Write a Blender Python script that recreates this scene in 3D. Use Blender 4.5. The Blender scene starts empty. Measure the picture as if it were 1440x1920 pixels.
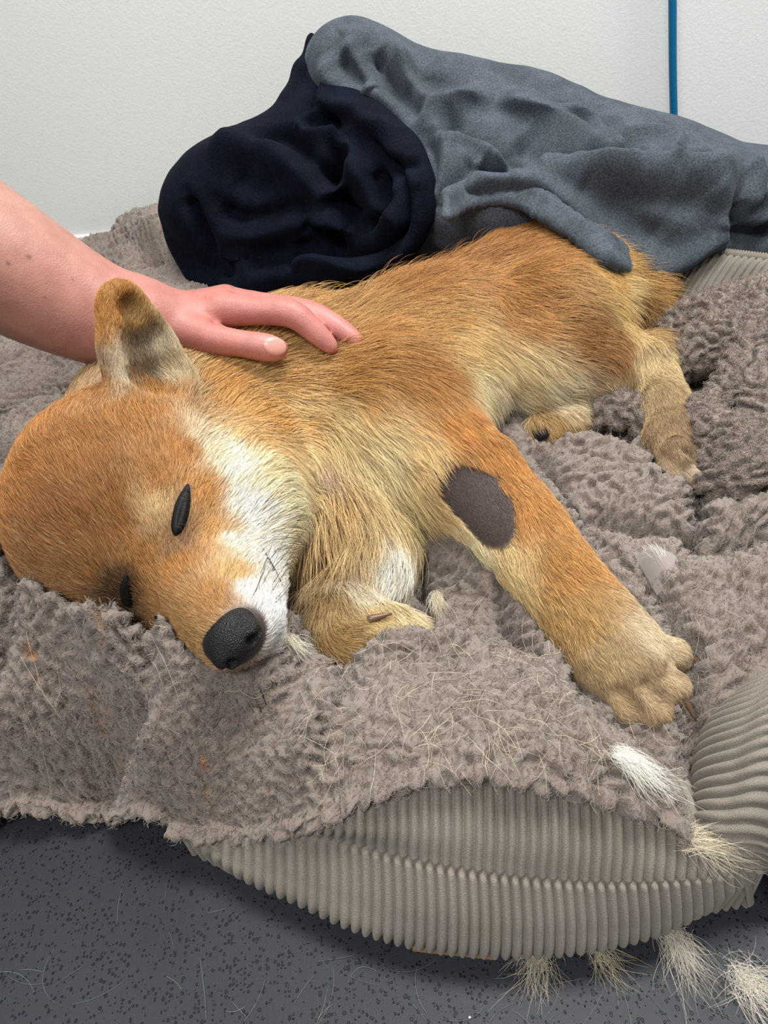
import bpy, math, random
import numpy as np
from mathutils import Matrix, Vector

# ------------------------------------------------------------------ camera
PITCH, ROLL, CAM_H, F_PX = math.radians(40), math.radians(9), 0.55, 1423.0
_fw = np.array([0, math.cos(PITCH), -math.sin(PITCH)])
_ri = np.array([1.0, 0, 0])
_up = np.array([0, math.sin(PITCH), math.cos(PITCH)])
CAM_R = np.array([math.cos(ROLL) * _ri - math.sin(ROLL) * _up,
                  math.sin(ROLL) * _ri + math.cos(ROLL) * _up, _fw])
CAM_O = np.array([0, 0, CAM_H])
scene = bpy.context.scene
cam_data = bpy.data.cameras.new('camera')
cam_data.sensor_fit = 'VERTICAL'
cam_data.sensor_height = 24.0
cam_data.lens = 24.0 * F_PX / 1920.0
cam_data.clip_start = 0.01
camera = bpy.data.objects.new('camera', cam_data)
m = Matrix.Identity(4)
for i in range(3):
    m[i][0], m[i][1], m[i][2], m[i][3] = CAM_R[0][i], CAM_R[1][i], -CAM_R[2][i], CAM_O[i]
camera.matrix_world = m
scene.collection.objects.link(camera)
scene.camera = camera

# ------------------------------------------------------------------ light
world = bpy.data.worlds.new('world')
scene.world = world
world.use_nodes = True
world.node_tree.nodes['Background'].inputs[0].default_value = (0.97, 0.985, 1.0, 1)
world.node_tree.nodes['Background'].inputs[1].default_value = 0.25


def area_light(name, loc, target, size, power, color):
    l = bpy.data.lights.new(name, 'AREA')
    l.shape = 'RECTANGLE'
    l.size, l.size_y = size
    l.energy = power
    l.color = color
    o = bpy.data.objects.new(name, l)
    o.location = loc
    d = Vector(target) - Vector(loc)
    o.rotation_euler = d.to_track_quat('-Z', 'Y').to_euler()
    scene.collection.objects.link(o)
    return o


area_light('ceiling_light_panel', (0.55, 0.60, 2.35), (0.55, 0.60, 0), (1.2, 0.6), 47, (1.0, 0.985, 0.955))
area_light('ceiling_light_panel', (-0.7, -0.95, 2.35), (-0.7, -0.95, 0), (1.2, 0.6), 34, (1.0, 0.985, 0.955))
scene.view_settings.view_transform = 'Standard'
scene.view_settings.look = 'None'
scene.view_settings.gamma = 1.0
scene.view_settings.use_curve_mapping = False
scene.view_settings.exposure = 0.55

# ------------------------------------------------------------------ helpers
rng = np.random.default_rng(7)
C = scene.collection


def ray(px, py):
    return np.array([(px - 720) / F_PX, (960 - py) / F_PX, 1.0]) @ CAM_R


def P(px, py, z):
    """the point at height z that is seen at px, py in the photograph"""
    d = ray(px, py)
    return CAM_O + d * (z - CAM_O[2]) / d[2]


def project(p):
    q = (np.asarray(p) - CAM_O) @ CAM_R.T
    return np.stack([720 + F_PX * q[..., 0] / q[..., 2], 960 - F_PX * q[..., 1] / q[..., 2], q[..., 2]], -1)


def nrm(v):
    v = np.asarray(v, float)
    return v / (np.linalg.norm(v, axis=-1, keepdims=True) + 1e-12)


def link(o, parent=None, label=None, cat=None, group=None, kind=None):
    C.objects.link(o)
    if parent is not None:
        o.parent = parent
    for k, v in (('label', label), ('category', cat), ('group', group), ('kind', kind)):
        if v:
            o[k] = v
    return o


def mesh_obj(name, verts, faces, mat, parent=None, smooth=True, **kw):
    me = bpy.data.meshes.new(name)
    verts = np.ascontiguousarray(verts, np.float32)
    if isinstance(faces, np.ndarray):
        n, k = faces.shape
        me.vertices.add(len(verts))
        me.vertices.foreach_set('co', verts.ravel())
        me.loops.add(n * k)
        me.loops.foreach_set('vertex_index', np.ascontiguousarray(faces, np.int32).ravel())
        me.polygons.add(n)
        me.polygons.foreach_set('loop_start', np.arange(0, n * k, k, dtype=np.int32))
        me.update(calc_edges=True)
        me.validate()
    else:
        me.from_pydata([tuple(map(float, v)) for v in verts], [], faces)
        me.update()
    if smooth:
        me.polygons.foreach_set('use_smooth', np.ones(len(me.polygons), bool))
    me.materials.append(mat)
    o = bpy.data.objects.new(name, me)
    return link(o, parent, **kw)


def empty(name, loc, **kw):
    o = bpy.data.objects.new(name, None)
    o.empty_display_size = 0.05
    link(o, **kw)
    return o


def point_attr(o, name, cols):
    a = o.data.attributes.new(name, 'FLOAT_COLOR', 'POINT')
    c = np.ones((len(cols), 4), np.float32)
    c[:, :cols.shape[1]] = cols
    a.data.foreach_set('color', c.ravel())


# ---- signed distance volumes, meshed with surface nets
class Volume:
    def __init__(self, lo, hi, h):
        self.lo, self.h = np.array(lo, np.float32), h
        self.n = np.ceil((np.array(hi) - np.array(lo)) / h).astype(int) + 1
        self.f = np.full(self.n, 0.5, np.float32)

    def _box(self, lo, hi, pad):
        a = np.clip(np.floor((np.asarray(lo) - pad - self.lo) / self.h).astype(int), 0, self.n)
        b = np.clip(np.ceil((np.asarray(hi) + pad - self.lo) / self.h).astype(int) + 1, 0, self.n)
        sl = tuple(slice(int(i), int(j)) for i, j in zip(a, b))
        g = [(self.lo[q] + self.h * np.arange(a[q], b[q])).astype(np.float32) for q in range(3)]
        return sl, g[0][:, None, None], g[1][None, :, None], g[2][None, None, :]

    def _mix(self, sl, d, k, op):
        a = self.f[sl]
        if a.size == 0:
            return
        if op == 'sub':
            h = np.maximum(k - np.abs(a + d), 0) / k
            self.f[sl] = np.maximum(a, -d) + h * h * k * 0.25
        else:
            h = np.maximum(k - np.abs(a - d), 0) / k
            self.f[sl] = np.minimum(a, d) - h * h * k * 0.25

    def cone(self, a, b, ra, rb, k=0.02, op='add'):
        a, b = np.asarray(a, np.float32), np.asarray(b, np.float32)
        r = max(ra, rb)
        sl, x, y, z = self._box(np.minimum(a, b), np.maximum(a, b), r + k + 2 * self.h)
        ab = b - a
        t = ((x - a[0]) * ab[0] + (y - a[1]) * ab[1] + (z - a[2]) * ab[2]) / max(float(ab @ ab), 1e-12)
        t = np.clip(t, 0, 1)
        d = np.sqrt((x - a[0] - t * ab[0]) ** 2 + (y - a[1] - t * ab[1]) ** 2 + (z - a[2] - t * ab[2]) ** 2)
        self._mix(sl, (d - (ra + (rb - ra) * t)).astype(np.float32), k, op)

    def ell(self, c, radii, axes=None, k=0.02, op='add'):
        c = np.asarray(c, np.float32)
        A = np.eye(3) if axes is None else np.asarray(axes)
        rad = np.asarray(radii, float)
        ext = np.sqrt(((A * rad[:, None]) ** 2).sum(0))
        sl, x, y, z = self._box(c - ext, c + ext, k + 2 * self.h)
        x, y, z = x - c[0], y - c[1], z - c[2]
        q = [(x * A[i][0] + y * A[i][1] + z * A[i][2]) / rad[i] for i in range(3)]
        k0 = np.sqrt(q[0] ** 2 + q[1] ** 2 + q[2] ** 2)
        k1 = np.sqrt((q[0] / rad[0]) ** 2 + (q[1] / rad[1]) ** 2 + (q[2] / rad[2]) ** 2)
        d = k0 * (k0 - 1) / np.maximum(k1, 1e-6)
        self._mix(sl, d.astype(np.float32), k, op)

    def chain(self, pts, radii, k=0.02, op='add', n=0):
        pts = [np.asarray(p, float) for p in pts]
        if n:
            pts, radii = spline(pts, radii, n)
        for i in range(len(pts) - 1):
            self.cone(pts[i], pts[i + 1], radii[i], radii[i + 1], k, op)

    def mesh(self):
        f, h = self.f, self.h
        s = f < 0
        n = np.array(f.shape) - 1
        cnt = np.zeros(n, np.uint8)
        for i in (0, 1):
            for j in (0, 1):
                for k in (0, 1):
                    cnt += s[i:n[0] + i, j:n[1] + j, k:n[2] + k]
        cells = np.argwhere((cnt > 0) & (cnt < 8))
        idx = np.full(n, -1, np.int32)
        idx[tuple(cells.T)] = np.arange(len(cells))
        acc = np.zeros((len(cells), 3), np.float32)
        num = np.zeros(len(cells), np.float32)
        for ax in range(3):
            o1, o2 = [q for q in range(3) if q != ax]
            for i in (0, 1):
                for j in (0, 1):
                    c0 = cells.copy()
                    c0[:, o1] += i
                    c0[:, o2] += j
                    c1 = c0.copy()
                    c1[:, ax] += 1
                    a, b = f[tuple(c0.T)], f[tuple(c1.T)]
                    mk = (a < 0) != (b < 0)
                    t = np.where(mk, a / np.where(mk, a - b, 1), 0)
                    p = c0.astype(np.float32)
                    p[:, ax] += t
                    acc += p * mk[:, None]
                    num += mk
        verts = self.lo + h * acc / num[:, None]
        quads = []
        for ax in range(3):
            o1, o2 = (ax + 1) % 3, (ax + 2) % 3
            sa = [slice(None)] * 3
            sb = [slice(None)] * 3
            sa[ax], sb[ax] = slice(0, -1), slice(1, None)
            ch = np.argwhere(s[tuple(sa)] != s[tuple(sb)])
            ok = (ch[:, o1] > 0) & (ch[:, o2] > 0) & (ch[:, o1] < n[o1]) & (ch[:, o2] < n[o2])
            ch = ch[ok]
            flip = s[tuple(ch.T)]
            e1 = np.zeros(3, int); e1[o1] = 1
            e2 = np.zeros(3, int); e2[o2] = 1
            q = np.stack([idx[tuple((ch - e1 - e2).T)], idx[tuple((ch - e2).T)],
                          idx[tuple(ch.T)], idx[tuple((ch - e1).T)]], 1)
            q[~flip] = q[~flip][:, ::-1]
            quads.append(q)
        quads = np.concatenate(quads)
        return verts, quads[(quads >= 0).all(1)]


def spline(pts, vals, n):
    """Catmull-Rom through pts, with a value per point"""
    pts = np.asarray(pts, float)
    v = np.asarray(vals, float)
    d = np.concatenate([pts, v.reshape(len(pts), -1)], 1)
    d = np.vstack([2 * d[0] - d[1], d, 2 * d[-1] - d[-2]])
    out = []
    for i in range(1, len(d) - 2):
        for t in np.arange(n) / n:
            a, b, c, e = d[i - 1], d[i], d[i + 1], d[i + 2]
            out.append(0.5 * (2 * b + (c - a) * t + (2 * a - 5 * b + 4 * c - e) * t * t + (3 * b - a - 3 * c + e) * t ** 3))
    out.append(d[-2])
    out = np.array(out)
    return out[:, :3], (out[:, 3] if v.ndim == 1 else out[:, 3:])


def smooth_mesh(v, q, it, fac=0.5):
    for _ in range(it):
        acc = np.zeros_like(v)
        cnt = np.zeros(len(v), np.float32)
        for a in range(4):
            for b in (1, 3):
                i, j = q[:, a], q[:, (a + b) % 4]
                for ax in range(3):
                    acc[:, ax] += np.bincount(i, v[j, ax], len(v))
                cnt += np.bincount(i, minlength=len(v))
        v = v + fac * (acc / np.maximum(cnt, 1)[:, None] - v)
    return v


def vnormals(v, q):
    fn = np.cross(v[q[:, 2]] - v[q[:, 0]], v[q[:, 3]] - v[q[:, 1]])
    out = np.zeros_like(v, dtype=np.float64)
    for a in range(q.shape[1]):
        for ax in range(3):
            out[:, ax] += np.bincount(q[:, a], fn[:, ax], len(v))
    return nrm(out)


def noise3(p, freq, seed, octaves=1):
    """cheap smooth value noise by trilinear lattice lookups"""
    r = np.random.default_rng(seed)
    tab = r.random((32, 32, 32)).astype(np.float32) * 2 - 1
    out = np.zeros(len(p), np.float32)
    amp = 1.0
    for o in range(octaves):
        x = np.asarray(p) * freq + 17.3 * (o + 1)
        i = np.floor(x).astype(int)
        t = x - i
        t = t * t * (3 - 2 * t)
        i %= 32
        j = (i + 1) % 32
        for a in (0, 1):
            for b in (0, 1):
                for c in (0, 1):
                    w = (t[:, 0] if a else 1 - t[:, 0]) * (t[:, 1] if b else 1 - t[:, 1]) * (t[:, 2] if c else 1 - t[:, 2])
                    out += amp * w * tab[(j if a else i)[:, 0], (j if b else i)[:, 1], (j if c else i)[:, 2]]
        amp *= 0.5
        freq *= 2
    return out


def tube(pts, radii, sides=8, caps=True):
    pts = np.asarray(pts, float)
    radii = np.broadcast_to(np.asarray(radii, float), (len(pts),))
    t = nrm(np.gradient(pts, axis=0))
    u = nrm(np.cross(t[0], [0.31, 0.2, 0.93]))
    V, Fc = [], []
    for i in range(len(pts)):
        u = nrm(u - t[i] * (u @ t[i]))
        w = np.cross(t[i], u)
        a = np.arange(sides) * 2 * np.pi / sides
        V.append(pts[i] + radii[i] * (np.cos(a)[:, None] * u + np.sin(a)[:, None] * w))
    for i in range(len(pts) - 1):
        for s in range(sides):
            Fc.append((i * sides + s, i * sides + (s + 1) % sides, (i + 1) * sides + (s + 1) % sides, (i + 1) * sides + s))
    if caps:
        Fc.append(tuple(range(sides))[::-1])
        Fc.append(tuple((len(pts) - 1) * sides + s for s in range(sides)))
    return np.concatenate(V), Fc


def hair_obj(name, pts, radius, cols, mat, parent, **kw):
    """pts: strands x points x 3; radius: points (tapered) or strands x points; cols: strands x 3"""
    ns, npt, _ = pts.shape
    cv = bpy.data.hair_curves.new(name)
    cv.add_curves([npt] * ns)
    cv.attributes['position'].data.foreach_set('vector', np.ascontiguousarray(pts, np.float32).ravel())
    ra = cv.attributes.get('radius') or cv.attributes.new('radius', 'FLOAT', 'POINT')
    r = np.broadcast_to(np.asarray(radius, np.float32), (ns, npt))
    ra.data.foreach_set('value', np.ascontiguousarray(r).ravel())
    ca = cv.attributes.new('strand', 'FLOAT_COLOR', 'CURVE')
    c = np.ones((ns, 4), np.float32)
    c[:, :3] = cols
    ca.data.foreach_set('color', c.ravel())
    cv.materials.append(mat)
    o = bpy.data.objects.new(name, cv)
    return link(o, parent, **kw)


def srgb(r, g, b):
    c = np.array([r, g, b], float) / 255
    return np.where(c <= 0.04045, c / 12.92, ((c + 0.055) / 1.055) ** 2.4)


# ---- materials
def new_mat(name, base=(0.5, 0.5, 0.5), rough=0.8, **kw):
    mt = bpy.data.materials.new(name)
    mt.use_nodes = True
    b = mt.node_tree.nodes['Principled BSDF']
    b.inputs['Base Color'].default_value = (*base, 1)
    b.inputs['Roughness'].default_value = rough
    for k, v in kw.items():
        b.inputs[k.replace('_', ' ')].default_value = v
    return mt, mt.node_tree, b


def add(nt, kind, ins=None, **props):
    n = nt.nodes.new(kind)
    for k, v in props.items():
        setattr(n, k, v)
    for k, v in (ins or {}).items():
        if isinstance(v, bpy.types.NodeSocket):
            nt.links.new(v, n.inputs[k])
        else:
            n.inputs[k].default_value = v
    return n


def ramp(nt, fac, stops):
    r = nt.nodes.new('ShaderNodeValToRGB')
    els = r.color_ramp.elements
    while len(els) < len(stops):
        els.new(0.5)
    for e, (p, c) in zip(els, stops):
        e.position = p
        e.color = (*c, 1) if len(c) == 3 else c
    nt.links.new(fac, r.inputs[0])
    return r


def bump(nt, bsdf, height, strength, dist):
    b = add(nt, 'ShaderNodeBump', {'Height': height, 'Strength': strength, 'Distance': dist})
    nt.links.new(b.outputs[0], bsdf.inputs['Normal'])
    return b
N_FUR, FUR_R, N_PILE = 340000, .00016, 130000

# ------------------------------------------------------------------ room
WALL_A = math.radians(-12)
WDIR = np.array([math.cos(WALL_A), math.sin(WALL_A), 0])
WN = np.array([WDIR[1], -WDIR[0], 0])                      # out of the wall, into the room
W0 = P(140, 451, .1)


def on_wall(s, out, z):
    return W0 * np.array([1, 1, 0]) + WDIR * s + WN * out + np.array([0, 0, z])


mat_wall, nt, bs = new_mat('wall_paint', srgb(238, 240, 237), .55)
tc = add(nt, 'ShaderNodeTexCoord')
n1 = add(nt, 'ShaderNodeTexNoise', {'Vector': tc.outputs['Object'], 'Scale': 260.0, 'Detail': 4.0})
bump(nt, bs, n1.outputs[0], .14, .002)
mat_strip, _, _ = new_mat('white_strip', srgb(245, 245, 242), .35)
mat_cove, _, _ = new_mat('cove_vinyl', srgb(150, 152, 156), .45)
mat_floor, nt, bs = new_mat('floor_vinyl', srgb(92, 94, 101), .55)
bs.inputs['Specular IOR Level'].default_value = .35
tc = add(nt, 'ShaderNodeTexCoord')
ob = tc.outputs['Object']
# moulded pits, sparse specks of grit
dist = add(nt, 'ShaderNodeTexNoise', {'Vector': ob, 'Scale': 500.0, 'Detail': 2.0})
wob = add(nt, 'ShaderNodeMixRGB', {'Fac': .012, 'Color1': ob, 'Color2': dist.outputs['Color']})
v1 = add(nt, 'ShaderNodeTexVoronoi', {'Vector': ob, 'Scale': 400.0, 'Randomness': 1.0})
sepc = add(nt, 'ShaderNodeSeparateColor', {'Color': v1.outputs['Color']})
rad = add(nt, 'ShaderNodeMapRange', {'Value': sepc.outputs[0], 'From Min': .36, 'From Max': 1.0, 'To Min': 0.0, 'To Max': .60})
dst = add(nt, 'ShaderNodeMath', {0: dist.outputs[0], 1: .35, 2: v1.outputs['Distance']}, operation='MULTIPLY_ADD')
lt = add(nt, 'ShaderNodeMath', {0: rad.outputs[0], 1: dst.outputs[0]}, operation='SUBTRACT')
pit = add(nt, 'ShaderNodeMapRange', {'Value': lt.outputs[0], 'From Min': -.16, 'From Max': -.04, 'To Min': 0.0, 'To Max': 1.0})
v2 = add(nt, 'ShaderNodeTexVoronoi', {'Vector': ob, 'Scale': 95.0})
sep2 = add(nt, 'ShaderNodeSeparateColor', {'Color': v2.outputs['Color']})
few = add(nt, 'ShaderNodeMath', {0: sep2.outputs[1], 1: .93}, operation='GREATER_THAN')
near = add(nt, 'ShaderNodeMath', {0: v2.outputs['Distance'], 1: .085}, operation='LESS_THAN')
spk = add(nt, 'ShaderNodeMath', {0: few.outputs[0], 1: near.outputs[0]}, operation='MULTIPLY')
clo = add(nt, 'ShaderNodeTexNoise', {'Vector': ob, 'Scale': 9.0, 'Detail': 4.0})
cl = ramp(nt, clo.outputs[0], [(.3, tuple(srgb(36, 39, 45))), (.7, tuple(srgb(45, 48, 55)))])
m1 = add(nt, 'ShaderNodeMixRGB', {'Fac': pit.outputs[0], 'Color1': cl.outputs[0], 'Color2': (*srgb(16, 16, 18), 1)})
m2 = add(nt, 'ShaderNodeMixRGB', {'Fac': spk.outputs[0], 'Color1': m1.outputs[0], 'Color2': (*srgb(235, 235, 235), 1)})
nt.links.new(m2.outputs[0], bs.inputs['Base Color'])
inv = add(nt, 'ShaderNodeMath', {0: 1.0, 1: pit.outputs[0]}, operation='SUBTRACT')
fine = add(nt, 'ShaderNodeTexNoise', {'Vector': ob, 'Scale': 700.0, 'Detail': 2.0})
hsum = add(nt, 'ShaderNodeMath', {0: fine.outputs[0], 1: .12, 2: inv.outputs[0]}, operation='MULTIPLY_ADD')
bump(nt, bs, hsum.outputs[0], .6, .0012)

fl = [on_wall(-4.5, 4.5, 0), on_wall(5.0, 4.5, 0), on_wall(5.0, -.02, 0), on_wall(-4.5, -.02, 0)]
mesh_obj('floor', fl + [p - np.array([0, 0, .05]) for p in fl], [(0, 1, 2, 3), (7, 6, 5, 4)], mat_floor, smooth=False,
         label='dark slate grey vinyl floor with small pits', kind='structure')
wl = [on_wall(-4.5, 0, 0), on_wall(5.0, 0, 0), on_wall(5.0, 0, 2.5), on_wall(-4.5, 0, 2.5)]
mesh_obj('wall_back', wl + [p - WN * .1 for p in wl], [(3, 2, 1, 0), (4, 5, 6, 7), (0, 1, 5, 4), (2, 3, 7, 6), (1, 2, 6, 5), (3, 0, 4, 7)], mat_wall, smooth=False,
         label='white painted wall with fine texture', kind='structure')


def extrude_wall(name, prof, mat, parent=None, **kw):
    n = len(prof)
    v = [on_wall(s, o, z) for s in (-4.5, 5.0) for o, z in prof]
    f = [(i, (i + 1) % n, n + (i + 1) % n, n + i) for i in range(n)]
    return mesh_obj(name, v, [q[::-1] for q in f], mat, parent, smooth=False, **kw)


cove = [(.0005, .0), (.045, .0), (.045, .002)] + [(.045 - .043 * math.sin(a), .002 + .043 * (1 - math.cos(a))) for a in np.linspace(.15, math.pi / 2, 8)] + [(.002, .094), (.0005, .094)]
bb = extrude_wall('baseboard_back', cove, mat_cove, label='grey coved vinyl skirting along the wall', kind='structure')
extrude_wall('cap_strip', [(.0005, .094), (.006, .094), (.006, .107), (.0005, .110)], mat_strip, bb, label='white capping strip')

# blue cable hanging in front of the wall
def wall_pt(px, py, out):
    r = ray(px, py)
    t = ((on_wall(0, out, 0) - CAM_O) @ WN) / (r @ WN)
    return CAM_O + r * t


mat_cable, _, _ = new_mat('blue_cable', srgb(0, 104, 150), .38)
cp = [wall_pt(1258, -330, .035), wall_pt(1260, -150, .035), wall_pt(1261, 0, .035), wall_pt(1261.5, 120, .035), wall_pt(1264, 250, .034)]
lowp = cp[-1] + (cp[-1] - cp[-2]) * 1.0
cp += [lowp, np.array([lowp[0] + .006, lowp[1], .012]), np.array([lowp[0] + .03, lowp[1] - .02, .006]), np.array([lowp[0] + .30, lowp[1] - .08, .006])]
cp, _ = spline(cp, np.ones(len(cp)), 8)
a_, b_ = tube(cp, .0056, 14)
mesh_obj('cable', a_, b_, mat_cable, label='bright blue cable hanging down in front of the wall', cat='cable')

# ------------------------------------------------------------------ the dog
HX = nrm(np.array([0.43, -0.90, 0.05]))
HY = np.array([0.77, 0.40, 0.49]); HY = nrm(HY - HX * (HX @ HY))
HZ = np.cross(HX, HY)
HT = np.array([-0.160, 0.408, 0.212])
HS = 1.2
HA = np.array([HX, HY, HZ])


def hd(x, y, z):
    """head frame: forward, the dog's left, crown"""
    return HT + HS * (x * HX + y * HY + z * HZ)


dog = Volume((-0.44, 0.14, 0.04), (0.52, 1.02, 0.36), 0.0026)
# trunk
AX_SP = nrm(P(1030, 520, .15) - P(700, 740, .15))          # along the spine, towards the rump
AX_VE = nrm(np.array([AX_SP[1], -AX_SP[0], 0]))              # towards the belly
AX_TR = np.array([AX_SP, AX_VE, np.cross(AX_SP, AX_VE)])


def body():
    v = dog
    v.ell(P(700, 745, .150), (.125, .112, .078), AX_TR, .03)
    v.ell(P(800, 670, .152), (.125, .105, .080), AX_TR, .03)
    v.ell(P(905, 600, .145), (.120, .088, .070), AX_TR, .03)
    v.ell(P(1015, 535, .145), (.105, .092, .070), AX_TR, .03)
    # neck and throat
    v.chain([hd(-.09, 0, -.02), hd(-.15, .03, -.04), P(560, 740, .155)], [.072, .080, .095], .03)
    v.ell(hd(-.088, .052, -.066), np.array([.058, .046, .046]) * HS, HA, .03)
    v.ell(P(610, 900, .120), (.075, .085, .055), AX_TR, .03)
    v.ell(P(610, 975, .125), (.050, .050, .035), None, .03)
    # head
    v.ell(hd(-.072, -.007, -.004), np.array([.078, .076, .068]) * HS, HA, .02)
    for s in (1, -1):
        v.ell(hd(-.018, s * .022, .000), np.array([.030, .024, .020]) * HS, HA, .02)
        v.ell(hd(-.046, s * .046, -.044), np.array([.056, .036, .038]) * HS, HA, .025)
        v.cone(hd(-.020, s * .040, -.046), hd(.034, s * .016, -.050), .030 * HS, .017 * HS, .02)
        v.ell(hd(.036, s * .013, -.043), np.array([.036, .017, .018]) * HS, HA, .012)
    v.cone(hd(-.004, 0, -.026), hd(.068, 0, -.028), .034 * HS, .0195 * HS, .022)
    v.cone(hd(-.01, 0, -.062), hd(.060, 0, -.056), .022 * HS, .012 * HS, .012)
    # ears
    for s in (1, -1):
        base = hd(-.080, .060, .022) if s > 0 else hd(-.100, -.062, -.010)
        tip = hd(-.105, .092, .072) if s > 0 else hd(-.165, -.070, -.030)
        ez = nrm(tip - base)
        op = hd(1, s * .70, -.05) - hd(0, 0, 0)
        op = nrm(op - ez * (op @ ez))
        A = np.array([np.cross(op, ez), op, ez])
        hh = np.linalg.norm(tip - base)
        for (t, w, d, l) in ((.10, .038, .022, .34), (.45, .033, .018, .36), (.80, .022, .014, .32)):
            v.ell(base + ez * hh * t, (w, d, hh * l), A, .014)
        for (t, w, d, l) in ((.20, .029, .024, .30), (.45, .0255, .022, .34), (.76, .0160, .017, .27)):
            v.ell(base + op * .0160 + ez * hh * t, (w, d, hh * l), A, .003, 'sub')
    # left foreleg
    v.chain([P(730, 770, .165), P(850, 885, .148)], [.066, .046], .03)
    v.chain([P(880, 900, .140), P(985, 1010, .125), P(1080, 1130, .112), P(1150, 1215, .105)], [.035, .0285, .0235, .026], .02, n=3)
    v.ell(P(1172, 1243, .100), (.030, .030, .024), None, .02)
    # right foreleg, folded
    v.chain([P(720, 990, .105), P(690, 1080, .105), P(645, 1155, .112)], [.036, .027, .0215], .02)
    v.chain([P(645, 1155, .112), P(655, 1190, .108), P(715, 1185, .102), P(760, 1190, .095)], [.0215, .021, .018, .016], .015)
    # left hind leg
    v.ell(P(1060, 560, .160), (.085, .080, .060), AX_TR, .03)
    v.chain([P(1040, 610, .165), P(1010, 670, .150)], [.062, .052], .03)
    v.chain([P(1010, 680, .145), P(1110, 685, .130), P(1200, 680, .120)], [.048, .041, .027], .02)
    v.chain([P(1218, 678, .118), P(1246, 760, .110), P(1266, 825, .105)], [.0245, .0205, .0235], .015)
    v.chain([P(1266, 825, .104), P(1284, 866, .098)], [.026, .020], .012)
    # right hind foot under the other
    v.chain([P(1085, 772, .100), P(1052, 790, .103), P(1020, 806, .103)], [.018, .0185, .0185], .012)
    # tail
    v.chain([P(1140, 530, .120), P(1200, 555, .120), P(1212, 585, .110)], [.03, .030, .024], .015)


body()
# toes
TOES = [((1195, 1212, .106), (1262, 1228, .100), .0122), ((1200, 1245, .112), (1258, 1284, .102), .0128),
        ((1180, 1262, .110), (1226, 1326, .099), .0128), ((1150, 1270, .102), (1178, 1322, .096), .0112)]
for (a, b, r) in TOES:
    dog.cone(P(*a), P(*b), r, r * .95, .004)
for (a, b) in (((1230, 1250, .112), (1275, 1262, .112)), ((1205, 1280, .114), (1248, 1318, .108)), ((1165, 1290, .108), (1195, 1335, .102))):
    dog.cone(P(*a), P(*b), .0032, .0055, .006, 'sub')
HTOES = [((1270, 825, .114), (1310, 850, .108), .0110), ((1268, 840, .118), (1298, 886, .106), .0115), ((1248, 845, .108), (1262, 890, .102), .0100)]
for (a, b, r) in HTOES:
    dog.cone(P(*a), P(*b), r, r * .9, .004)
for (a, b) in (((1284, 846, .121), (1316, 880, .110)), ((1262, 864, .117), (1278, 904, .106))):
    dog.cone(P(*a), P(*b), .0034, .0056, .004, 'sub')
dv, dq = dog.mesh()
dv = smooth_mesh(dv, dq, 3)
dn = vnormals(dv, dq)
_dpx = project(dv)


def S(px, py, rad=7.0):
    """the dog's surface seen at px, py"""
    while True:
        k = np.nonzero((np.abs(_dpx[:, 0] - px) < rad) & (np.abs(_dpx[:, 1] - py) < rad))[0]
        if len(k):
            d = _dpx[k, 2]
            k = k[d < d.min() + 0.02]
            return dv[k].mean(0)
        rad *= 1.5


def blend(ctrl, vals, pts, power=3.6, soft=0.006):
    ctrl, vals = np.asarray(ctrl), np.asarray(vals, float)
    out = np.zeros((len(pts), vals.shape[1]))
    for a in range(0, len(pts), 50000):
        d = np.sqrt(((pts[a:a + 50000, None, :] - ctrl[None]) ** 2).sum(-1)) + soft
        w = d ** -power
        out[a:a + 50000] = (w / w.sum(1, keepdims=True)) @ vals
    return out


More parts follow.
